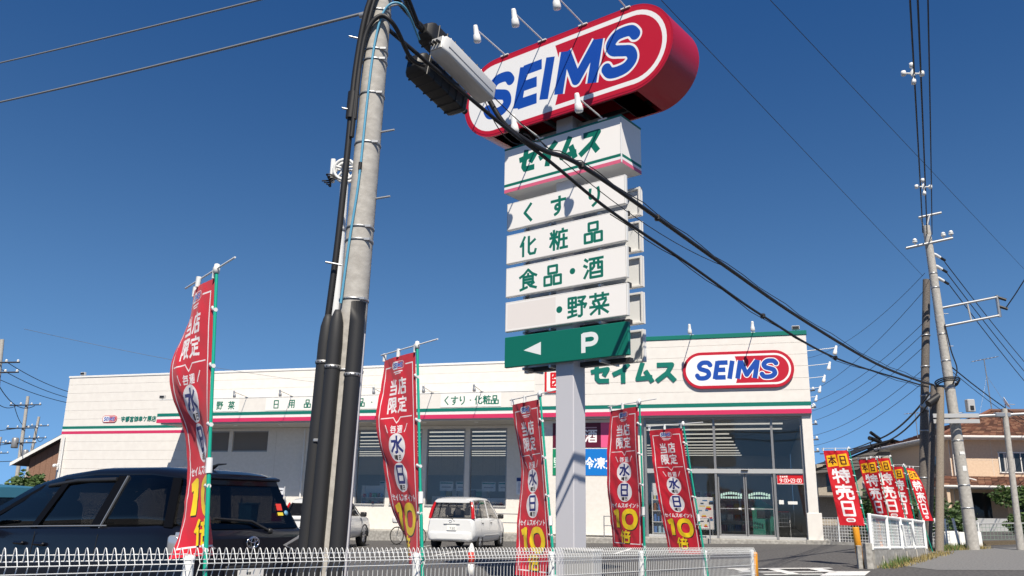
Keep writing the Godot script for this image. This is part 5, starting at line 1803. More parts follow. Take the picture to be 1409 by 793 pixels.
func car_glass():
	var m = mat("car_glass", Color(0.03, 0.035, 0.04, 0.5), 0.03)
	m.transparency = BaseMaterial3D.TRANSPARENCY_ALPHA
	return m

func estate():
	var b = deg_to_rad(-9.0)
	var rear = Vector3(-6.72, 0, -28.6)
	var hd = Vector3(-sin(b), 0, -cos(b))
	var c = rear + hd * 2.25
	c.y = ground_y(c.x, c.z)
	var car = thing("estate_car", "white off-road estate car half hidden behind the black pole pipes", "car", c, b)
	var rings = []
	for s in [[-2.25, .45, .85, .68, .66], [-2.18, .38, .95, .80, .76], [-1.9, .34, 1.02, .86, .82], [-1.2, .34, 1.08, .88, .84], [0.0, .34, 1.10, .88, .85], [1.5, .36, 1.12, .88, .85], [2.0, .40, 1.12, .87, .83], [2.18, .44, 1.10, .84, .79], [2.25, .48, 1.05, .76, .70]]:
		rings.append(body_ring(s[0], s[1], s[2], s[3], s[4]))
	part(car, "body", loft(rings), "car_white")
	var cab = [cabin_ring(-1.25, -0.55, 1.06, 1.62, .78, .60), cabin_ring(-0.3, -0.05, 1.08, 1.68, .81, .64), cabin_ring(1.0, 1.0, 1.09, 1.68, .81, .64), cabin_ring(1.9, 1.72, 1.09, 1.65, .80, .62), cabin_ring(2.12, 1.86, 1.08, 1.61, .74, .57)]
	part(car, "windows", loft(cab), "van_glass")
	var roof = []
	for s in [[-0.55, 1.60, .57], [-0.05, 1.67, .61], [1.0, 1.675, .62], [1.7, 1.655, .61], [1.95, 1.62, .56]]:
		var r = []
		for p in [[1.06, -.09], [1.05, -.04], [0.97, -.002], [0.7, .018], [0.3, .026], [-0.3, .026], [-0.7, .018], [-0.97, -.002], [-1.05, -.04], [-1.06, -.09], [-.9, -.1], [.9, -.1]]:
			r.append(Vector3(s[2] * p[0], s[1] + p[1], s[0]))
		roof.append(r)
	part(car, "roof", loft(roof), "car_white")
	side_strip(car, "pillar", "car_white", Vector3(.79, 1.07, -1.02), Vector3(.61, 1.58, -0.36), 0.10, .008)
	side_strip(car, "pillar", "car_white", Vector3(.81, 1.08, 0.25), Vector3(.645, 1.6, 0.32), 0.09, .008)
	side_strip(car, "pillar", "car_white", Vector3(.80, 1.09, 2.0), Vector3(.63, 1.58, 1.76), 0.22, .010)
	for s in [-1.0, 1.0]:
		part(car, "tail_lamp", tube([Vector3(s * .79, .95, 2.12), Vector3(s * .765, 1.25, 2.06), Vector3(s * .68, 1.52, 1.95)], [.06, .05, .035], 8), "lamp_red")
		part(car, "wing_mirror", loft(mirror_rings(0.11, 0.085, 0.14)), "plastic_black", Vector3(s * .99, 1.15, -0.80))
		for z in [-1.32, 1.30]:
			wheel(car, s * .78, z, 0.35, .22)
			part(car, "wheel_arch", arch_mesh(0.42, 0.05), "plastic_black", Vector3(s * .885, .36, z), Vector3(0, PI / 2, 0))
		for z in [-0.95, 0.27]:
			part(car, "door_seam", tube([Vector3(s * .89, .48, z), Vector3(s * .90, .76, z), Vector3(s * .885, 1.06, z)], 0.003, 4), "frame_grey")
	part(car, "tailgate_handle", cbox(Vector3(.8, .06, .04), .015), "frame_grey", Vector3(0, .98, 2.25))
	part(car, "number_plate", cbox(Vector3(.335, .17, .01), .002), "white_metal", Vector3(0, .84, 2.27))
	part(car, "bumper", loft(mirror_rings(0.82, 0.13, 0.2)), "plastic_black", Vector3(0, .54, 2.18))

func arch_mesh(r, w):
	var pts = []
	for k in 13:
		var a = PI * k / 12
		pts.append(Vector3(cos(a) * r, sin(a) * r, 0))
	return tube(pts, w * .5, 6)

func teal_car():
	var b = deg_to_rad(62.0)
	var c = Vector3(-9.9, 0, -15.5)
	c.y = ground_y(c.x, c.z)
	var car = thing("teal_van", "boxy teal blue van behind the nose of the black minivan", "van", c, b)
	var rings = []
	for s in [[-1.68, .3, .8, .62, .60], [-1.62, .24, .95, .70, .68], [-1.2, .22, 1.08, .73, .71], [0.0, .22, 1.12, .74, .72], [1.4, .24, 1.12, .74, .72], [1.64, .28, 1.10, .72, .69], [1.69, .34, 1.04, .66, .62]]:
		rings.append(body_ring(s[0], s[1], s[2], s[3], s[4]))
	part(car, "body", loft(rings), "car_teal")
	part(car, "windows", loft([cabin_ring(-1.25, -0.85, 1.08, 1.70, .68, .60), cabin_ring(-0.5, -0.4, 1.1, 1.76, .70, .62), cabin_ring(1.0, 1.0, 1.1, 1.76, .70, .62), cabin_ring(1.64, 1.55, 1.1, 1.72, .68, .60)]), "van_glass")
	var roof = []
	for s in [[-0.9, 1.73, .57], [-0.4, 1.79, .60], [1.0, 1.79, .60], [1.5, 1.77, .59], [1.62, 1.74, .56]]:
		var r = []
		for p in [[1.06, -.13], [1.05, -.04], [0.97, -.002], [0.7, .018], [0.3, .026], [-0.3, .026], [-0.7, .018], [-0.97, -.002], [-1.05, -.04], [-1.06, -.13], [-.9, -.14], [.9, -.14]]:
			r.append(Vector3(s[2] * p[0], s[1] + p[1], s[0]))
		roof.append(r)
	part(car, "roof", loft(roof), "car_teal")
	side_strip(car, "pillar", "car_teal", Vector3(.69, 1.09, -1.1), Vector3(.60, 1.66, -0.75), 0.08, .008)
	side_strip(car, "pillar", "car_teal", Vector3(.70, 1.1, 0.1), Vector3(.62, 1.68, 0.1), 0.08, .008)
	side_strip(car, "pillar", "car_teal", Vector3(.69, 1.1, 1.52), Vector3(.61, 1.68, 1.45), 0.16, .008)
	for s in [-1.0, 1.0]:
		for z in [-1.15, 1.1]:
			wheel(car, s * .65, z, 0.27, .16)
		part(car, "tail_lamp", cbox(Vector3(.07, .35, .05), .02), "lamp_red", Vector3(s * .65, .85, 1.68))

# ---------------------------------------------------------------- right hand background
func taper_pole(P, base, top, r0, r1, m, called = "shaft"):
	return part(P, called, tube([base, base.lerp(top, 0.35), base.lerp(top, 0.7), top], [r0, lerpf(r0, r1, .35), lerpf(r0, r1, .7), r1], 18), m)

func insulator():
	if not meshes.has("insulator"):
		meshes["insulator"] = lathe([[0.0, 0.0], [.03, 0.0], [.03, .05], [.075, .06], [.08, .10], [.045, .11], [.07, .12], [.07, .16], [.04, .2], [0.0, .21]], 12)
	return meshes["insulator"]

func make_right_side():
	# leaning concrete pole that carries most of the wires
	var P = thing("utility_pole", "tall leaning concrete utility pole with cross arms at the right roadside", "utility pole")
	var b1 = Vector3(14.57, 0.1, -27.3)
	var t1 = Vector3(14.25, 10.9, -27.3)
	taper_pole(P, b1, t1, 0.19, 0.12, "pole_concrete")
	for y in [1.4, 2.1, 3.5, 5.2, 6.1, 7.0, 8.6, 9.1]:
		part(P, "band", ring_band(0.195 - .0063 * y, 0.05, 18), "steel", b1.lerp(t1, y / 10.8))
	for y in [4.4, 5.4, 6.6, 7.7]:
		part(P, "step_bolt", tube([b1.lerp(t1, y / 10.8), b1.lerp(t1, y / 10.8) + Vector3(0.30, 0, 0.03)], 0.013, 6), "steel")
	part(P, "tag_plate", cbox(Vector3(0.12, 0.16, 0.01)), "white_metal", Vector3(14.5, 2.72, -27.13))
	part(P, "tag_plate", cbox(Vector3(0.16, 0.09, 0.01)), "white_metal", Vector3(14.48, 3.2, -27.13))
	part(P, "cross_arm", tube([Vector3(13.42, 10.05, -27.2), Vector3(15.05, 10.45, -27.2)], 0.05, 6), "steel")
	part(P, "cross_arm", tube([Vector3(14.02, 11.2, -27.3), Vector3(14.82, 11.40, -27.3)], 0.045, 6), "steel")
	part(P, "arm_brace", tube([Vector3(14.1, 11.2, -27.3), Vector3(14.2, 10.5, -27.3)], 0.03, 6), "steel")
	part(P, "top_mast", tube([Vector3(14.25, 10.8, -27.3), Vector3(14.40, 11.3, -27.3)], 0.045, 8), "steel")
	for x in [13.75, 14.75, 15.02]:
		part(P, "insulator", insulator(), "white_metal", Vector3(x, 10.12 + (x - 13.42) * .245, -27.2))
	for k in 3:
		var q = b1.lerp(t1, (9.85 - k * .42) / 10.8)
		part(P, "strain_insulator", tube([q, q + Vector3(0.22, -0.05, -0.10), q + Vector3(.42, -.12, -.18)], [.03, .06, .05], 8), "white_metal")
		part(P, "strain_clamp", tube([q + Vector3(.42, -.12, -.18), q + Vector3(.62, -.20, -.26)], .045, 8), "plastic_black")
	# side frame that keeps wires off the pole
	var fr = [Vector3(14.38, 7.98, -27.3), Vector3(16.36, 8.41, -27.3), Vector3(16.38, 7.78, -27.3), Vector3(14.43, 7.36, -27.3)]
	part(P, "side_frame", tube([fr[0], fr[1]], .045, 6), "steel")
	part(P, "side_frame", tube([fr[1] + Vector3(0, .06, 0), fr[2] - Vector3(0, .06, 0)], .055, 6), "steel")
	part(P, "side_frame", tube([fr[2], fr[3]], .045, 6), "steel")
	part(P, "side_frame", tube([fr[0].lerp(fr[1], .48), fr[3].lerp(fr[2], .5)], .03, 6), "light_frame")
	for q in [[fr[1], "c"], [fr[1].lerp(fr[2], .5), "c"]]:
		part(P, "strain_clamp", tube([q[0], q[0] + Vector3(.25, -.12, .1)], .05, 7), "plastic_black")
	# cable coil where the bundles land
	for k in 3:
		var pts = []
		for i in 19:
			var a = TAU * i / 18
			pts.append(Vector3(14.36 + cos(a) * (.32 + .03 * k), 5.42 + sin(a) * .10 + k * .05, -27.3 + sin(a) * (.30 + .02 * k)))
		part(P, "cable_coil", tube(pts, 0.022, 6), "cable_black")
	part(P, "drop_box", tube([Vector3(13.45, 4.72, -26.9), Vector3(13.95, 5.05, -27.0)], 0.12, 10), "cable_black")
	part(P, "riser_cable", smooth_tube([Vector3(14.42, 5.4, -27.1), Vector3(14.62, 5.9, -27.1), Vector3(14.5, 6.5, -27.1), Vector3(14.4, 7.4, -27.12)], 0.02, 6), "cable_black")
	# dark slender pole in front of the beige house
	var Q = thing("steel_pole", "dark brown steel pole standing just left of the leaning concrete pole", "utility pole")
	taper_pole(Q, Vector3(13.78, 0.15, -29.0), Vector3(14.93, 9.45, -29.0), 0.155, 0.125, "dark_pole")
	for y in [0.25, 0.42, 0.55, 0.66, 0.78]:
		part(Q, "band", ring_band(0.155, 0.05, 16), "steel", Vector3(13.78, .15, -29).lerp(Vector3(14.93, 9.45, -29), y))
	part(Q, "bracket", cbox(Vector3(.3, .5, .1), .02), "steel", Vector3(14.40, 5.0, -28.85), Vector3(0, 0, -0.6))
	# brace poles
	var S = thing("brace_pole", "weathered brown brace pole leaning up to the concrete pole", "utility pole", Vector3.ZERO, 0.0, "brace poles")
	taper_pole(S, Vector3(13.05, 0.2, -26.4), Vector3(13.95, 5.25, -27.0), 0.125, 0.115, "wood_pole" if M.has("wood_pole") else grain("wood_pole", lin(.20, .165, .13), lin(.30, .26, .21), 0.03, .7, .9, .2, 31))
	var S2 = thing("brace_pole", "dark grey brace pole half hidden behind the brown one", "utility pole", Vector3.ZERO, 0.0, "brace poles")
	taper_pole(S2, Vector3(13.05, 0.2, -27.1), Vector3(14.0, 5.4, -27.5), 0.11, 0.10, "dark_pole")
	# sign gantry
	var Gt = thing("sign_gantry", "grey roadside pole with long horizontal arm carrying a sign seen from behind", "sign gantry")
	taper_pole(Gt, Vector3(15.88, 0.2, -27.0), Vector3(15.94, 4.62, -27.0), 0.095, 0.085, "pole_concrete")
	part(Gt, "base_sleeve", rod(0.115, 0.9, 14), "pole_concrete", Vector3(15.88, 0.15, -27.0))
	part(Gt, "arm", tube([Vector3(13.9, 4.30, -27.0), Vector3(15.94, 4.42, -27.0), Vector3(20.0, 4.62, -26.0)], 0.05, 10), "steel")
	part(Gt, "clamp", cbox(Vector3(.5, .14, .16), .02), "steel", Vector3(15.85, 4.42, -27.0))
	for y in [4.18, 4.36]:
		part(Gt, "sign_board", cbox(Vector3(1.48, .13, .03), .006), "light_frame", Vector3(14.30, y, -26.9), Vector3(0, 0, 0.02))
	part(Gt, "signal_box", cbox(Vector3(.24, .40, .2), .02), "light_frame", Vector3(14.85, 4.70, -27.0))
	part(Gt, "signal_lens", cbox(Vector3(.12, .14, .02), .02), "plastic_black", Vector3(14.85, 4.62, -26.89))
	# wires on the right
	var ws = [
		[Vector3(14.11, 10.66, -27.3), Vector3(5.6, 10.85, -10.2), .12, .020, "left one of three thick wires running overhead from the leaning pole", "wires over the road"],
		[Vector3(14.25, 10.60, -27.3), Vector3(5.75, 10.9, -10.2), .12, .020, "middle one of three thick wires running overhead from the leaning pole", "wires over the road"],
		[Vector3(14.42, 10.60, -27.3), Vector3(5.95, 10.9, -10.2), .12, .016, "right one of three thick wires running overhead from the leaning pole", "wires over the road"],
		[Vector3(14.85, 9.68, -27.5), Vector3(52.0, 8.0, -74.0), .9, .016, "topmost wire leaving the leaning pole to the right", "wires to the right"],
		[Vector3(14.88, 9.28, -27.5), Vector3(52.0, 6.9, -74.0), .9, .016, "second wire leaving the leaning pole to the right", "wires to the right"],
		[Vector3(14.92, 8.86, -27.5), Vector3(52.0, 5.8, -74.0), .9, .016, "third wire leaving the leaning pole to the right", "wires to the right"],
		[Vector3(16.55, 8.0, -27.2), Vector3(20.2, 17.5, -24.2), .9, .020, "thick cable dropping from the right edge to the side frame", "wires to the right"],
		[Vector3(14.5, 6.05, -27.3), Vector3(45.0, 7.2, -66), .9, .022, "twisted lower cable running right over the house roof", "wires to the right"],
		[Vector3(14.5, 5.9, -27.3), Vector3(45.0, 7.0, -66), 1.0, .012, "thin lower cable running right over the house roof", "wires to the right"],
		[Vector3(2.36, 9.39, -12.0), Vector3(13.94, 9.11, -27.3), .0, .006, "long thin wire slanting from the top edge towards the leaning pole", "thin high wires"],
		[Vector3(4.83, 10.76, -14.0), Vector3(25.51, 13.15, -40.0), .0, .007, "thin wire slanting across the upper right corner of the sky", "thin high wires"],
		[Vector3(14.85, 9.1, -29.0), Vector3(17.6, 8.0, -50.0), .5, .010, "highest thin wire from the dark pole to behind the store", "wires behind the store"],
		[Vector3(14.80, 8.0, -29.0), Vector3(17.5, 7.4, -50.0), .5, .010, "second thin wire from the dark pole to behind the store", "wires behind the store"],
		[Vector3(14.74, 7.6, -29.0), Vector3(17.5, 6.9, -50.0), .5, .010, "third thin wire from the dark pole to behind the store", "wires behind the store"],
		[Vector3(14.68, 7.1, -29.0), Vector3(17.4, 6.3, -50.0), .5, .010, "fourth thin wire from the dark pole to behind the store", "wires behind the store"],
		[Vector3(14.60, 6.3, -29.0), Vector3(17.4, 5.5, -50.0), .5, .010, "fifth thin wire from the dark pole to behind the store", "wires behind the store"],
		[Vector3(14.50, 5.8, -29.0), Vector3(17.3, 4.9, -50.0), .5, .010, "lowest thin wire from the dark pole to behind the store", "wires behind the store"],
		[Vector3(14.9, 9.7, -29.0), Vector3(17.8, 10.2, -50.0), .6, .009, "thin wire with a white marker above the store corner", "wires behind the store"],
		[Vector3(14.0, 5.2, -27.8), Vector3(15.6, 4.28, -36.0), .25, .034, "thick sagging black cable upper strand behind the sale banners", "sagging cables behind the banners"],
		[Vector3(14.0, 4.95, -27.8), Vector3(15.6, 4.10, -36.0), .30, .030, "thick sagging black cable lower strand behind the sale banners", "sagging cables behind the banners"],
		[Vector3(15.6, 4.28, -36.0), Vector3(17.2, 4.35, -47.0), .15, .026, "far black cable running on behind the store corner", "sagging cables behind the banners"],
		[Vector3(15.6, 4.15, -36.0), Vector3(22.0, 4.2, -50.0), .30, .012, "thin cable running to the grey house roof", "sagging cables behind the banners"],
	]
	for w in ws:
		wire("overhead_wire", w[0], w[1], w[2], w[3], w[4], w[5])
	# spacers on the overhead trio
	for q in [[Vector3(8.7, 10.66, -16.5), "ring of white spacers on the overhead wires near the top edge"], [Vector3(11.9, 10.5, -22.7), "ring of white spacers on the overhead wires near the pole"]]:
		var s = thing("wire_spacer", q[1], "spacer", q[0], 0.0, "wire spacers")
		part(s, "hub", cbox(Vector3(.09, .14, .06), .02), "white_metal")
		for k in 4:
			var a = TAU * k / 4
			part(s, "arm", tube([Vector3.ZERO, Vector3(cos(a) * .18, sin(a) * .18, 0)], .018, 6), "white_metal")
			part(s, "clip", lathe([[0.0, -.05], [.05, -.05], [.055, 0.0], [.05, .05], [0.0, .05]], 10), "white_metal", Vector3(cos(a) * .2, sin(a) * .2, 0))
	# insulated joint of the sagging cables
	var jb = thing("cable_joint", "knot of black cable joints above the first sale banner", "closure", Vector3(15.45, 4.18, -35.5))
	part(jb, "sleeve", tube([Vector3(-.5, .1, .4), Vector3(.15, 0, -.1)], .09, 8), "cable_black")
	part(jb, "sleeve", tube([Vector3(-.35, .35, .2), Vector3(.1, .1, 0)], .07, 8), "cable_black")
	part(jb, "loop", smooth_tube([Vector3(0, 0, 0), Vector3(.1, -.3, 0), Vector3(-.2, -.4, .1), Vector3(-.4, -.1, .2)], .025, 6), "cable_black")
	# pole with wires behind the store corner
	var R2 = thing("utility_pole", "far concrete pole showing beside the store corner with wires", "utility pole")
	taper_pole(R2, Vector3(17.2, 0.2, -50.0), Vector3(17.2, 9.2, -50.0), 0.17, 0.12, "pole_concrete")
	for y in [4.6, 5.3, 6.2, 7.2, 8.2]:
		part(R2, "cross_arm", tube([Vector3(16.9, y, -49.8), Vector3(18.2, y + .05, -49.8)], .04, 6), "dark_steel")
		for x in [17.7, 18.1]:
			part(R2, "insulator", insulator(), "white_metal", Vector3(x, y + .05, -49.8))
	right_fences()
	houses()

func mesh_grid(st, a: Vector3, b: Vector3, h, nx, ny, r):
	for i in nx + 1:
		var p = a.lerp(b, float(i) / nx)
		add_tube(st, [p, p + Vector3(0, h, 0)], r, 4, false)
	for j in ny + 1:
		var y = Vector3(0, h * j / ny, 0)
		add_tube(st, [a + y, b + y], r, 4, false)

func right_fences():
	# fence on the boundary beside the store
	var A = Vector3(11.45, 0.24, -31.6)
	var Bv = Vector3(14.42, 0.26, -28.4)
	var F = thing("boundary_fence", "white mesh fence running from the store corner behind the sale banners", "fence")
	var st = start(true)
	mesh_grid(st, A, Bv, 0.85, 42, 8, 0.006)
	var m = part(F, "mesh", finish(st), "fence_white")
	m.set_meta("kind", "stuff")
	for k in 4:
		var p = A.lerp(Bv, [0.14, 0.42, 0.70, 0.98][k])
		part(F, "post", rod(0.03, 0.95, 8), "fence_white", p - Vector3(0, .06, 0))
	part(F, "kerb", wall_mesh(Vector3(11.4, 0, -31.7), Vector3(14.5, 0, -28.35), .12, -.2, -.2, .27, .27), "concrete")
	# low retaining wall with the white fence on it
	var W0 = Vector3(8.14, 0, -19.6)
	var W1 = Vector3(12.2, 0, -25.5)
	var W = thing("retaining_wall", "low grey concrete wall under the white roadside fence", "wall")
	part(W, "wall", wall_mesh(W0, W1, .16, -.1, 0.0, .52, .32), "concrete")
	part(W, "end_post", cbox(Vector3(.15, .56, .15), .01), "concrete", Vector3(8.02, .40, -19.45))
	part(W, "end_post", cbox(Vector3(.10, .52, .10), .01), "concrete", Vector3(7.86, .36, -19.55))
	for k in 5:
		var p = W0.lerp(W1, .12 + .2 * k)
		part(W, "joint", cbox(Vector3(.02, .30, .02)), "joint", p + Vector3(.06, .22, .09))
	var H = thing("roadside_fence", "white fence of close mesh and thick posts on the low concrete wall", "fence")
	var s2 = start(true)
	var a0 = Vector3(8.14, .54, -19.62)
	var a1 = Vector3(12.15, .34, -25.45)
	mesh_grid(s2, a0 + Vector3(0, .04, 0), a1 + Vector3(0, .04, 0), .66, 64, 9, 0.007)
	m = part(H, "mesh", finish(s2), "fence_white")
	m.set_meta("kind", "stuff")
	for k in 5:
		var p = a0.lerp(a1, [0.0, .26, .5, .74, 1.0][k])
		part(H, "post", cbox(Vector3(.075, .80, .06), .01), "fence_white", p + Vector3(.03, .38, .04))
	for y in [.02, .74]:
		part(H, "rail", tube([a0 + Vector3(.03, y, .02), a1 + Vector3(.03, y, .02)], .035, 8), "fence_white")
	part(H, "leaning_bar", tube([a0.lerp(a1, .52) + Vector3(.08, .05, .1), a0.lerp(a1, .50) + Vector3(.05, .6, .1)], .03, 6), "fence_white")
	part(H, "leaning_bar", tube([a0.lerp(a1, .72) + Vector3(.08, .1, .1), a0.lerp(a1, .66) + Vector3(.05, .66, .1)], .03, 6), "fence_white")
	# bollards and stakes
	var b = thing("orange_bollard", "yellow orange bollard at the end of the concrete wall", "bollard", on_ground(8.0, -19.85), 0.0, "bollards")
	part(b, "tube", lathe([[0.0, 0.0], [.075, 0.0], [.075, .86], [.07, .885], [0.0, .89]], 18), "bollard_yellow" if M.has("bollard_yellow") else mat("bollard_yellow", lin(.72, .30, .015), .5), Vector3.ZERO, Vector3(0, 0, .06))
	var b2 = thing("orange_bollard", "orange bollard seen through the right end of the near fence", "bollard", on_ground(4.22, -15.0), 0.0, "bollards")
	part(b2, "tube", lathe([[0.0, 0.0], [.06, 0.0], [.06, .58], [.05, .6], [0.0, .605]], 18), "bollard_yellow")
	var b3 = thing("marker_post", "short red orange marker post cut by the bottom edge", "bollard", on_ground(5.62, -13.0), 0.0, "bollards")
	part(b3, "tube", lathe([[0.0, 0.0], [.05, 0.0], [.05, .30], [.042, .32], [0.0, .325]], 16), "red_plastic")
	var mi = thing("traffic_mirror", "orange post with a round mirror seen from behind among the banners", "mirror", on_ground(10.65, -24.8))
	part(mi, "post", tube([Vector3.ZERO, Vector3(-.16, 2.05, 0)], .045, 10), "orange")
	part(mi, "mirror_back", lathe([[0.0, .0], [.2, .02], [.22, .05], [.2, .06], [0.0, .06]], 18), "light_frame", Vector3(-.2, 1.95, -.06), Vector3(PI / 2, 0, 0))
	var stk = [[14.0, -28.0, -.22, .95, "left one of two white stakes leaning by the big pole"], [14.55, -28.05, -.14, .95, "right one of two white stakes leaning by the big pole"]]
	for s in stk:
		var o = thing("white_stake", s[4], "stake", on_ground(s[0], s[1]), 0.0, "white stakes by the pole")
		part(o, "stake", cbox(Vector3(.07, s[3], .05), .008), "fence_white", Vector3(s[2] * .5, s[3] * .5, 0), Vector3(0, 0, -s[2]))
	var bx = thing("white_crate", "stack of white plastic boards behind the leaning pole", "board", on_ground(14.85, -28.9))
	for k in 4:
		part(bx, "board", cbox(Vector3(.42, .42 + .06 * (k % 2), .05), .01), "white_paint", Vector3(-.45 + .36 * k, .28, .06 * k), Vector3(-.08, .1 * k, .05 - .04 * k))
	# far green-grey fence
	var gf = thing("garden_fence", "low pale mesh fence in front of the beige house garden", "fence")
	st = start(true)
	mesh_grid(st, Vector3(16.0, .42, -30.5), Vector3(23, .5, -33.5), .55, 40, 4, .006)
	m = part(gf, "mesh", finish(st), mat("fence_green", lin(.25, .34, .28), .6))
	m.set_meta("kind", "stuff")
	for k in 4:
		part(gf, "post", rod(.03, .65, 8), "fence_white", Vector3(16.0, .36, -30.5).lerp(Vector3(23, .42, -33.5), .1 + .28 * k))
	part(gf, "rail", tube([Vector3(16.0, .97, -30.5), Vector3(23, 1.05, -33.5)], .025, 6), "light_frame")
	part(gf, "kerb", wall_mesh(Vector3(15.4, 0, -29.6), Vector3(23, 0, -33.4), .2, 0, 0, .40, .46), "soil")
	# weeds along the wall and round the pole
	var gr = MeshInstance3D.new()
	for q in [["dry_weeds", "dry_grass", W0 + Vector3(.32, 0, .10), W1 + Vector3(.75, 0, -.2), 900, .07, .40], ["green_weeds", "green_grass", W0 + Vector3(.30, 0, .06), W0.lerp(W1, .35) + Vector3(.35, 0, 0), 240, .13, .25], ["pole_weeds", "green_grass", Vector3(13.2, 0, -26.7), Vector3(14.7, 0, -27.9), 520, .13, .5], ["pole_dry_weeds", "dry_grass", Vector3(13.0, 0, -26.8), Vector3(15.2, 0, -27.9), 520, .12, .6]]:
		var s3 = start()
		for i in q[4]:
			var t = rng.randf()
			var p = q[2].lerp(q[3], t) + Vector3(rng.randf_range(-.5, .5) * q[6], 0, rng.randf_range(-.5, .5) * q[6])
			p.y = ground_y(p.x, p.z) + .004
			var h = q[5] * rng.randf_range(.5, 1.8)
			var a = rng.randf() * TAU
			var w = Vector3(cos(a), 0, sin(a)) * .012
			var tip = p + Vector3(rng.randf_range(-.06, .06), h, rng.randf_range(-.06, .06))
			for v in [p - w, tip, p + w]:
				s3.add_vertex(v)
		var o = part(self, q[0], finish(s3), q[1])
		o.set_meta("kind", "stuff")
		tag(o, {"dry_weeds": "dry yellow weeds along the foot of the low concrete wall", "green_weeds": "green weeds at the near end of the low concrete wall", "pole_weeds": "green weeds round the foot of the leaning pole", "pole_dry_weeds": "dry weeds round the foot of the leaning pole"}[q[0]], "weeds")

func wall_mesh(a: Vector3, b: Vector3, thick, y0a, y0b, y1a, y1b):
	var st = start()
	var d = (b - a).normalized()
	var n = Vector3(-d.z, 0, d.x) * thick * .5
	var A = [a - n + Vector3(0, y0a, 0), a + n + Vector3(0, y0a, 0), a + n + Vector3(0, y1a, 0), a - n + Vector3(0, y1a, 0)]
	var Bq = [b - n + Vector3(0, y0b, 0), b + n + Vector3(0, y0b, 0), b + n + Vector3(0, y1b, 0), b - n + Vector3(0, y1b, 0)]
	for i in 4:
		var j = (i + 1) % 4
		quad(st, A[i], Bq[i], Bq[j], A[j])
	quad(st, A[0], A[1], A[2], A[3])
	quad(st, Bq[3], Bq[2], Bq[1], Bq[0])
	return finish(st)

# sloping tiled plane: corners eave left, eave right, ridge right, ridge left, with stepped courses
func tiled(parent, el: Vector3, er: Vector3, rr_: Vector3, rl: Vector3, rows, per, mats = ["tile_a", "tile_b", "tile_c"]):
	var sts = [start(), start(), start()]
	var nrm = (er - el).cross(rl - el).normalized()
	if nrm.y < 0:
		nrm = -nrm
	for j in rows:
		var t0 = float(j) / rows
		var t1 = (j + 1.0) / rows
		var a0 = el.lerp(rl, t0)
		var a1 = er.lerp(rr_, t0)
		var b0 = el.lerp(rl, t1)
		var b1 = er.lerp(rr_, t1)
		for i in per:
			var u0 = float(i) / per
			var u1 = (i + 1.0) / per - .0015
			var st = sts[rng.randi() % 3]
			var up = nrm * (.05 + rng.randf() * .012)
			var lo = nrm * .004
			var p0 = a0.lerp(a1, u0)
			var p1 = a0.lerp(a1, u1)
			var q0 = b0.lerp(b1, u0)
			var q1 = b0.lerp(b1, u1)
			quad(st, p0 + up, q0 + lo, q1 + lo, p1 + up)
			quad(st, p0, p0 + up, p1 + up, p1)
	for k in 3:
		part(parent, "roof_tiles", finish(sts[k]), mats[k]).set_meta("kind", "stuff")
	var sb = start()
	var dn = nrm * -.02
	quad(sb, el + dn, rl + dn, rr_ + dn, er + dn)
	part(parent, "roof_deck", finish(sb), mats[2])

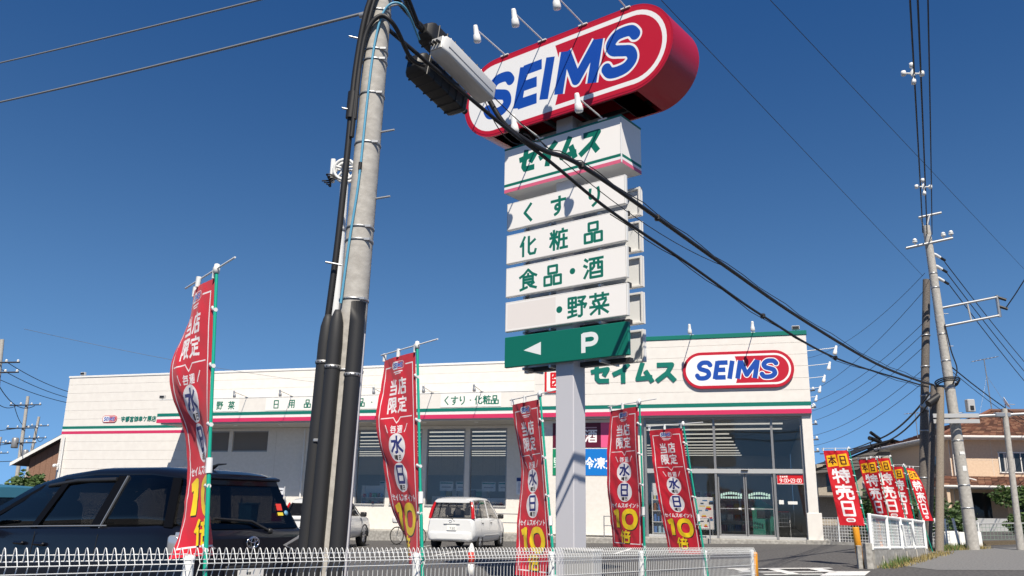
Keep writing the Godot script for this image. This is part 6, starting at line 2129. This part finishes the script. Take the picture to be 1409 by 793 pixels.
func houses():
	var H = thing("beige_house", "two-storey beige house with brown tiled hip roof behind the poles", "house", Vector3(24.9, 0.3, -48.0), deg_to_rad(-6.3))
	slab(H, "wall", "house_beige", 0, 11.5, 0, 5.0, -10, 0)
	slab(H, "wall_joint", "gutter", 2.25, 2.265, 2.9, 5.0, 0.0, 0.006)
	slab(H, "wall_joint", "gutter", 0.05, 11.4, 3.9, 3.91, 0.0, 0.006)
	slab(H, "corner_joint", "gutter", -.012, 0.012, 0, 5.0, 0.0, 0.02)
	# eaves and gutter
	slab(H, "soffit", "gutter", -.75, 12.2, 5.0, 5.08, -10.7, .7)
	part(H, "gutter", tube([Vector3(-.8, 5.12, .74), Vector3(12.2, 5.12, .74)], .09, 8), "gutter")
	part(H, "gutter", tube([Vector3(-.8, 5.12, .74), Vector3(-.8, 5.12, -10.7)], .09, 8), "gutter")
	var e = [Vector3(-.8, 5.1, .75), Vector3(12.3, 5.1, .75), Vector3(12.3, 5.1, -10.8), Vector3(-.8, 5.1, -10.8)]
	var r0 = Vector3(4.6, 7.15, -5.0)
	var r1 = Vector3(7.0, 7.15, -5.0)
	tiled(H, e[0], e[1], r1, r0, 22, 34)
	tiled(H, e[3], e[0], r0, r0 + Vector3(.01, 0, -.01), 22, 26)
	tiled(H, e[1], e[2], r1, r1, 10, 8)
	tiled(H, e[2], e[3], r0, r1, 10, 8)
	part(H, "ridge", tube([r0 + Vector3(0, .06, 0), r1 + Vector3(0, .06, 0)], .12, 8), "tile_c")
	part(H, "ridge", tube([e[0] + Vector3(0, .05, 0), r0 + Vector3(0, .06, 0)], .10, 8), "tile_a")
	# porch roof over the ground floor
	slab(H, "porch_soffit", "gutter", -1.2, 12.2, 2.28, 2.36, 0.01, 1.7)
	part(H, "gutter", tube([Vector3(-1.2, 2.38, 1.72), Vector3(12.2, 2.38, 1.72)], .085, 8), "gutter")
	tiled(H, Vector3(-1.25, 2.4, 1.75), Vector3(12.2, 2.4, 1.75), Vector3(12.2, 3.0, .02), Vector3(-.4, 3.0, .02), 7, 36)
	tiled(H, Vector3(-1.25, 2.4, -9.0), Vector3(-1.25, 2.4, 1.75), Vector3(-.02, 3.0, .02), Vector3(-.02, 3.0, -9.0), 7, 24)
	part(H, "downpipe", rod(.05, 2.0, 8), "gutter", Vector3(.15, 3.0, .12))
	part(H, "downpipe", tube([Vector3(.15, 3.05, .12), Vector3(.9, 2.75, .9)], .05, 8), "gutter")
	for w in [[2.6, 4.9, 3.25, 4.30], [6.5, 8.6, 3.25, 4.30]]:
		var g = slab(H, "window", "window_dark", w[0], w[1], w[2], w[3], .005, .02)
		var cx = (w[1] - w[0])
		var hh = w[3] - w[2]
		for s in [-1, 1]:
			part(g, "frame", cbox(Vector3(.06, hh + .1, .06)), "white_paint", Vector3(s * cx * .5, 0, .02))
			part(g, "frame", cbox(Vector3(cx + .1, .06, .06)), "white_paint", Vector3(0, s * (hh * .5 + .02), .02))
		part(g, "frame", cbox(Vector3(.05, hh, .05)), "white_paint", Vector3(0, 0, .02))
		for k in 9:
			part(g, "curtain", rod(.055, hh * .94, 6), "curtain", Vector3(-cx * .5 + .3 + k * .12 + (.75 if k > 4 else 0.0), -hh * .47, -.02))
	for w in [[-1.3, 3.5, .55], [-2.2, 3.2, .42], [-3.6, 3.5, .55]]:
		part(H, "window", cbox(Vector3(.03, 1.0, w[2])), "window_dark", Vector3(-.01, w[1] + .5, w[0]))
	# ground floor: porch posts, dark doorway
	slab(H, "doorway", "window_dark", .7, 1.9, 0, 2.1, 0.0, .02)
	slab(H, "ground_window", "window_dark", 3.2, 5.4, .5, 2.0, 0.0, .02)
	slab(H, "ground_window", "window_dark", 6.2, 9.0, .2, 2.0, 0.0, .02)
	for x in [-.9, 2.2, 5.8]:
		slab(H, "porch_post", "house_beige", x - .08, x + .08, 0, 2.28, 1.45, 1.6)
	slab(H, "garden_wall", "light_frame", -2.0, 1.6, -.2, .75, 2.6, 2.75)
	# antenna and dish
	var an = thing("tv_antenna", "thin rooftop television antenna with a wire mast", "antenna", Vector3(30.5, 7.6, -53.0))
	part(an, "mast", tube([Vector3(0, -.3, 0), Vector3(-.1, 3.3, 0)], .03, 6), "frame_grey")
	part(an, "boom", tube([Vector3(-.9, 3.1, 0), Vector3(.8, 3.45, 0)], .025, 6), "frame_grey")
	for k in 7:
		part(an, "rod", tube([Vector3(-.8 + k * .25, 3.12 + k * .051, -.3), Vector3(-.8 + k * .25, 3.12 + k * .051, .3)], .012, 5), "frame_grey")
	for s in [-1.2, 1.0]:
		part(an, "guy_wire", tube([Vector3(-.05, 2.2, 0), Vector3(s, -.5, .6)], .008, 4), "frame_grey")
	var ds = thing("satellite_dish", "white satellite dish on the tiled roof beside the antenna", "dish", Vector3(29.9, 7.2, -50.5))
	part(ds, "mast", tube([Vector3(0, -.2, 0), Vector3(0, .5, 0)], .025, 6), "frame_grey")
	part(ds, "reflector", lathe([[0.0, 0.0], [.2, .03], [.36, .10], [.37, .12], [.2, .05], [0.0, .02]], 18), "white_paint", Vector3(0, .55, 0), Vector3(1.1, .5, -.5))
	part(ds, "feed", tube([Vector3(0, .5, 0), Vector3(.45, .45, .25)], .02, 6), "frame_grey")
	# older grey house between store and beige house
	var K = thing("grey_house", "weathered grey house with dark stepped roofs beside the store", "house", Vector3(22.0, 0.2, -61.0), deg_to_rad(-8.0))
	slab(K, "wall", "house_grey", 0, 8.0, 0, 4.3, -7, 0)
	part(K, "gable", prism([Vector2(2.2, 4.3), Vector2(5.1, 5.9), Vector2(8.0, 4.3)], -.1, 0), "house_grey")
	tiled(K, Vector3(-.6, 3.6, .7), Vector3(2.6, 3.9, .7), Vector3(5.2, 6.0, .5), Vector3(5.1, 6.0, .5), 8, 8, ["roof_dark", "roof_dark", "roof_dark"])
	tiled(K, Vector3(-.7, 3.7, -7.5), Vector3(-.7, 3.7, .8), Vector3(5.1, 6.05, .8), Vector3(5.1, 6.05, -7.5), 10, 10, ["roof_dark", "roof_dark", "roof_dark"])
	tiled(K, Vector3(10.4, 4.0, .8), Vector3(10.4, 4.0, -7.5), Vector3(5.1, 6.05, -7.5), Vector3(5.1, 6.05, .8), 10, 10, ["roof_dark", "roof_dark", "roof_dark"])
	slab(K, "porch_roof", "roof_dark", -.5, 3.4, 2.0, 2.12, 0, 1.1)
	slab(K, "storm_shutter", "gutter", 4.2, 8.0, 2.9, 3.35, 0.0, .12)
	slab(K, "storm_shutter", "light_frame", 4.2, 8.0, 1.4, 2.4, 0.0, .10)
	for x in [1.0, 2.1]:
		part(K, "window", cbox(Vector3(.8, 1.2, .04)), "window_dark", Vector3(x, 3.0, .02))
	var an2 = thing("tv_antenna", "small rooftop television antenna on the tiled roof edge left of the dark pole", "antenna", Vector3(25.9, 5.9, -53.6))
	part(an2, "mast", tube([Vector3(0, -.4, 0), Vector3(0, 1.6, 0)], .025, 6), "frame_grey")
	part(an2, "boom", tube([Vector3(-.7, 1.45, 0), Vector3(.7, 1.6, 0)], .02, 6), "frame_grey")
	for k in 6:
		part(an2, "rod", tube([Vector3(-.6 + k * .22, 1.47 + k * .02, -.3), Vector3(-.6 + k * .22, 1.47 + k * .02, .3)], .01, 4), "frame_grey")
	# planting
	leafy("hedge", "dense green climbing hedge under the porch of the beige house", "hedge", Vector3(28.0, 2.15, -45.3), Vector3(3.2, .72, .55), 3000, .12, 0)
	leafy("garden_shrub", "round clipped shrub below the hanging hedge of the beige house", "shrub", Vector3(24.3, .85, -40.5), Vector3(1.2, .50, .7), 1400, .10, 1)
	leafy("garden_shrub", "dark shrub behind the mesh fence next to the store corner", "shrub", Vector3(15.5, 1.0, -36.5), Vector3(1.3, 1.3, .9), 1500, .12, 2)
	leafy("garden_shrub", "dark shrub behind the row of sale banners", "shrub", Vector3(18.2, 1.1, -37.5), Vector3(1.3, 1.2, .9), 1300, .12, 2)
	leafy("garden_shrub", "green shrub left of the hanging hedge near the doorway", "shrub", Vector3(23.6, 1.0, -45.0), Vector3(.8, 1.0, .7), 700, .12, 0)

# a clump of leaves: many small folded faces through the volume of an ellipsoid, plus stems
func leafy(called, label, category, c: Vector3, h: Vector3, n, size, tone):
	var o = thing(called, label, category, Vector3(c.x, ground_y(c.x, c.z), c.z))
	var off = c - o.position
	for k in 2:
		var st = start()
		for i in n / 2:
			var v = Vector3(rng.randfn(), rng.randfn(), rng.randfn()).normalized() * pow(rng.randf(), .36)
			var lump = 0.82 + .28 * sin(v.x * 7.0 + c.x) * cos(v.y * 6.0 + v.z * 5.0 + c.z)
			var p = off + v * h * lump
			var a = Vector3(rng.randfn(), rng.randfn() * .6 + .3, rng.randfn()).normalized()
			var fr = frame_of(a)
			var s = size * rng.randf_range(.6, 1.3)
			var u = fr[0] * s
			var w = fr[1] * s * .6
			st.add_vertex(p - u)
			st.add_vertex(p + w + a * s * .15)
			st.add_vertex(p + u)
			st.add_vertex(p - u)
			st.add_vertex(p + u)
			st.add_vertex(p - w + a * s * .15)
		part(o, "crown", finish(st), "leaf_%d" % ((tone + k) % 3))
	for k in 4:
		var b = Vector3(rng.randf_range(-.4, .4) * h.x, 0, rng.randf_range(-.3, .3) * h.z)
		part(o, "trunk", tube([b, b * 1.2 + Vector3(0, off.y * .6, 0), b * 1.8 + Vector3(0, off.y, 0)], [.05, .04, .02], 6), "bark")
	return o

# ---------------------------------------------------------------- left hand background
func make_left_side():
	var H = thing("brown_house", "brown gabled house peeping out left of the store", "house", Vector3(-35.6, 0, -62.0))
	part(H, "wall", prism([Vector2(.8, -1.5), Vector2(.8, 4.1), Vector2(6.4, 7.45), Vector2(12, 4.1), Vector2(12, -1.5)], -9, 0), "house_brown")
	part(H, "roof", prism([Vector2(-.2, 3.55), Vector2(6.4, 7.5), Vector2(13.0, 3.55), Vector2(13.0, 3.80), Vector2(6.4, 7.78), Vector2(-.2, 3.80)], -9.6, .6), "roof_dark")
	part(H, "barge_board", prism([Vector2(-.25, 3.50), Vector2(6.4, 7.46), Vector2(6.4, 7.70), Vector2(-.25, 3.74)], .6, .66), "white_paint")
	for k in 14:
		slab(H, "wall_board", "house_brown", .82 + k * .4, .80 + k * .4 + .39, -1.0, 4.15 + k * .22, 0.0, .02 + .006 * (k % 2))
	part(H, "window", cbox(Vector3(1.2, .9, .05)), "window_dark", Vector3(3.2, 1.8, .05))
	leafy("garden_tree", "small round green tree in front of the brown house", "tree", Vector3(-27.9, 1.6, -50.0), Vector3(1.5, 1.25, 1.2), 2600, .13, 0)
	leafy("garden_shrub", "dark shrub at the far left edge above the teal van", "shrub", Vector3(-30.3, 1.5, -50.5), Vector3(.8, .7, .7), 600, .12, 2)
	var lp = [[Vector3(-30.2, 0, -50), Vector3(-30.9, 10.6, -50), "near left utility pole cut by the picture edge", [9.1, 8.5]], [Vector3(-40.07, 0, -70), Vector3(-40.3, 9.5, -70), "leaning far utility pole left of the brown house", [8.7, 6.8, 5.6]], [Vector3(-48.0, 0, -85), Vector3(-47.5, 9.2, -85), "faint utility pole right behind the leaning far pole", [8.2, 7.0]], [Vector3(-55.5, 0, -92), Vector3(-55.2, 7.6, -92), "faintest utility pole furthest left in the distance", [6.9, 5.8]]]
	for q in lp:
		var P = thing("utility_pole", q[2], "utility pole", Vector3.ZERO, 0.0, "utility poles beyond the store on the left")
		taper_pole(P, q[0], q[1], .18, .12, "pole_concrete")
		for y in q[3]:
			var c = q[0].lerp(q[1], y / q[1].y)
			part(P, "cross_arm", tube([c + Vector3(-1.3, 0, .2), c + Vector3(1.3, .1, .2)], .05, 6), "dark_steel")
			for x in [-1.2, -.4, .5, 1.2]:
				part(P, "insulator", insulator(), "white_metal", c + Vector3(x, .05, .2))
		part(P, "transformer", lathe([[0.0, 0.0], [.24, 0.0], [.27, .1], [.27, .75], [.2, .85], [0.0, .86]], 12), "frame_grey", q[0].lerp(q[1], .55) + Vector3(-.5, 0, .1))
	var k = 0
	for w in [[Vector3(-30.2, 9.15, -49.8), Vector3(-31.5, 8.8, -64), .4], [Vector3(-31.2, 9.1, -49.8), Vector3(-31.8, 8.4, -64), .4], [Vector3(-31.6, 8.6, -49.8), Vector3(-31.9, 8.1, -64), .35], [Vector3(-31.0, 8.5, -49.8), Vector3(-39.5, 8.7, -69.8), .9], [Vector3(-31.8, 8.5, -49.8), Vector3(-41.0, 8.7, -69.8), .9], [Vector3(-41.2, 8.7, -69.8), Vector3(-48.2, 8.2, -84.8), .6], [Vector3(-39.2, 6.8, -69.8), Vector3(-46.6, 7.0, -84.8), .6], [Vector3(-40.8, 5.6, -69.8), Vector3(-60, 5.4, -72), .6], [Vector3(-40.8, 6.8, -69.8), Vector3(-60, 6.6, -72), .6], [Vector3(-40.3, 4.2, -70), Vector3(-60, 5.0, -70), .5]]:
		k += 1
		wire("overhead_wire", w[0], w[1], w[2], .022 if k < 4 else .028, ["top wire from the left edge pole to behind the store", "second wire from the left edge pole to behind the store", "third wire from the left edge pole to behind the store", "upper sagging wire between the two left poles", "lower sagging wire between the two left poles", "upper wire between the two distant left poles", "lower wire between the two distant left poles", "middle wire leaving the leaning far pole to the left", "upper wire leaving the leaning far pole to the left", "lowest thick wire leaving the leaning far pole to the left"][k - 1], "wires in the far left")

# ---------------------------------------------------------------- small things
func make_small_things():
	# red and white delineator behind the fence
	var d = thing("striped_post", "red and white striped traffic post behind the near fence", "traffic post", on_ground(-0.47, -11.3))
	part(d, "base", lathe([[0.0, 0.0], [.16, 0.0], [.15, .05], [.06, .07], [0.0, .07]], 16), "plastic_black")
	for k in 5:
		part(d, "band", lathe([[0.0, 0.0], [.043, 0.0], [.043, .148], [0.0, .148]], 14), "red_plastic" if k % 2 == 0 else "white_paint", Vector3(0, .07 + k * .149, 0))
	part(d, "cap", lathe([[.043, 0.0], [.03, .06], [.014, .10], [0.0, .11]], 14), "white_paint", Vector3(0, .07 + 5 * .149, 0))
	# bicycle behind the hatchback
	var b = thing("bicycle", "bicycle parked against the walkway left of the small white hatchback", "bicycle", on_ground(-3.75, -32.6), deg_to_rad(60.0))
	for z in [-.52, .52]:
		var pts = []
		for k in 25:
			var a = TAU * k / 24
			pts.append(Vector3(0, .33 + sin(a) * .31, z + cos(a) * .31))
		var w = part(b, "wheel", tube(pts, .02, 6), "tyre")
		for k in 8:
			var a = TAU * k / 8
			part(w, "spoke", tube([Vector3(0, .33, z), Vector3(0, .33 + sin(a) * .3, z + cos(a) * .3)], .004, 4), "steel")
	for q in [[Vector3(0, .33, .52), Vector3(0, .36, .05)], [Vector3(0, .36, .05), Vector3(0, .80, .16)], [Vector3(0, .36, .05), Vector3(0, .72, -.38)], [Vector3(0, .33, .52), Vector3(0, .72, .14)], [Vector3(0, .33, -.52), Vector3(0, 1.0, -.34)]]:
		part(b, "frame_tube", tube(q, .016, 6), "steel")
	part(b, "saddle", loft(mirror_rings(.08, .03, .24)), "plastic_black", Vector3(0, .84, .18))
	part(b, "handlebar", tube([Vector3(-.26, 1.0, -.2), Vector3(-.1, 1.02, -.34), Vector3(.1, 1.02, -.34), Vector3(.26, 1.0, -.2)], .013, 6), "steel")
	part(b, "basket", loft(mirror_rings(.16, .12, .28)), "white_metal", Vector3(0, .9, -.55))
	# small upright banner by the store wall
	var s = thing("small_banner", "small dark blue and white upright banner above the white estate car", "banner", on_ground(-9.1, -34.0), deg_to_rad(-10.0))
	var sh = Sheet.new(96, 288, Color(0.08, 0.12, 0.30), 2)
	sh.rect(0, 0, 96, 58, Color(0.85, 0.86, 0.88))
	sh.rect(10, 18, 76, 10, Color(.3, .3, .35))
	sh.rect(0, 216, 96, 72, Color(.75, .10, .10))
	for k in 3:
		sh.rect(16, 76 + k * 46, 26, 34, Color(.9, .92, .95))
		sh.rect(54, 76 + k * 46, 26, 34, Color(.9, .92, .95))
		sh.rect(22, 86 + k * 46, 14, 8, Color(.08, .12, .3))
	printed("small_banner_print", sh)
	part(s, "pole", tube([Vector3(.25, 0, 0), Vector3(.25, 2.2, 0)], .015, 6), "white_metal")
	part(s, "cloth", cbox(Vector3(.44, 1.28, .006)), "small_banner_print", Vector3(0, 1.5, 0))
	part(s, "sign_face", face(.44, 1.28), "small_banner_print", Vector3(0, 1.5, .005))
	part(s, "base", cbox(Vector3(.4, .06, .4), .02), "light_frame", Vector3(.2, .03, 0))
	# pale blue bin beside it
	var bn = thing("blue_bin", "pale blue plastic bin against the store wall behind the minivan", "bin", on_ground(-10.3, -34.3), deg_to_rad(-17.0))
	mat("bin_blue", lin(.10, .32, .52), .5)
	part(bn, "body", loft([rect_ring(.26, .24, 0.0), rect_ring(.30, .28, 1.5)]), "bin_blue")
	part(bn, "lid", cbox(Vector3(.66, .07, .62), .02), "bin_blue", Vector3(0, 1.54, 0))
	# camera on the store corner
	var cm = thing("security_camera", "small white security camera on the left end wall of the store", "camera", in_store(Vector3(-37.0, 3.0, -2.15)), deg_to_rad(-17.0))
	part(cm, "bracket", cbox(Vector3(.08, .16, .12), .02), "white_metal")
	part(cm, "housing", loft(mirror_rings(.07, .07, .26)), "white_metal", Vector3(-.05, -.03, .16), Vector3(.3, .4, 0))

func rect_ring(hx, hz, y):
	var r = []
	for p in rounded(hx, hz, .06, 3):
		r.append(Vector3(p.x, y, p.y))
	return r
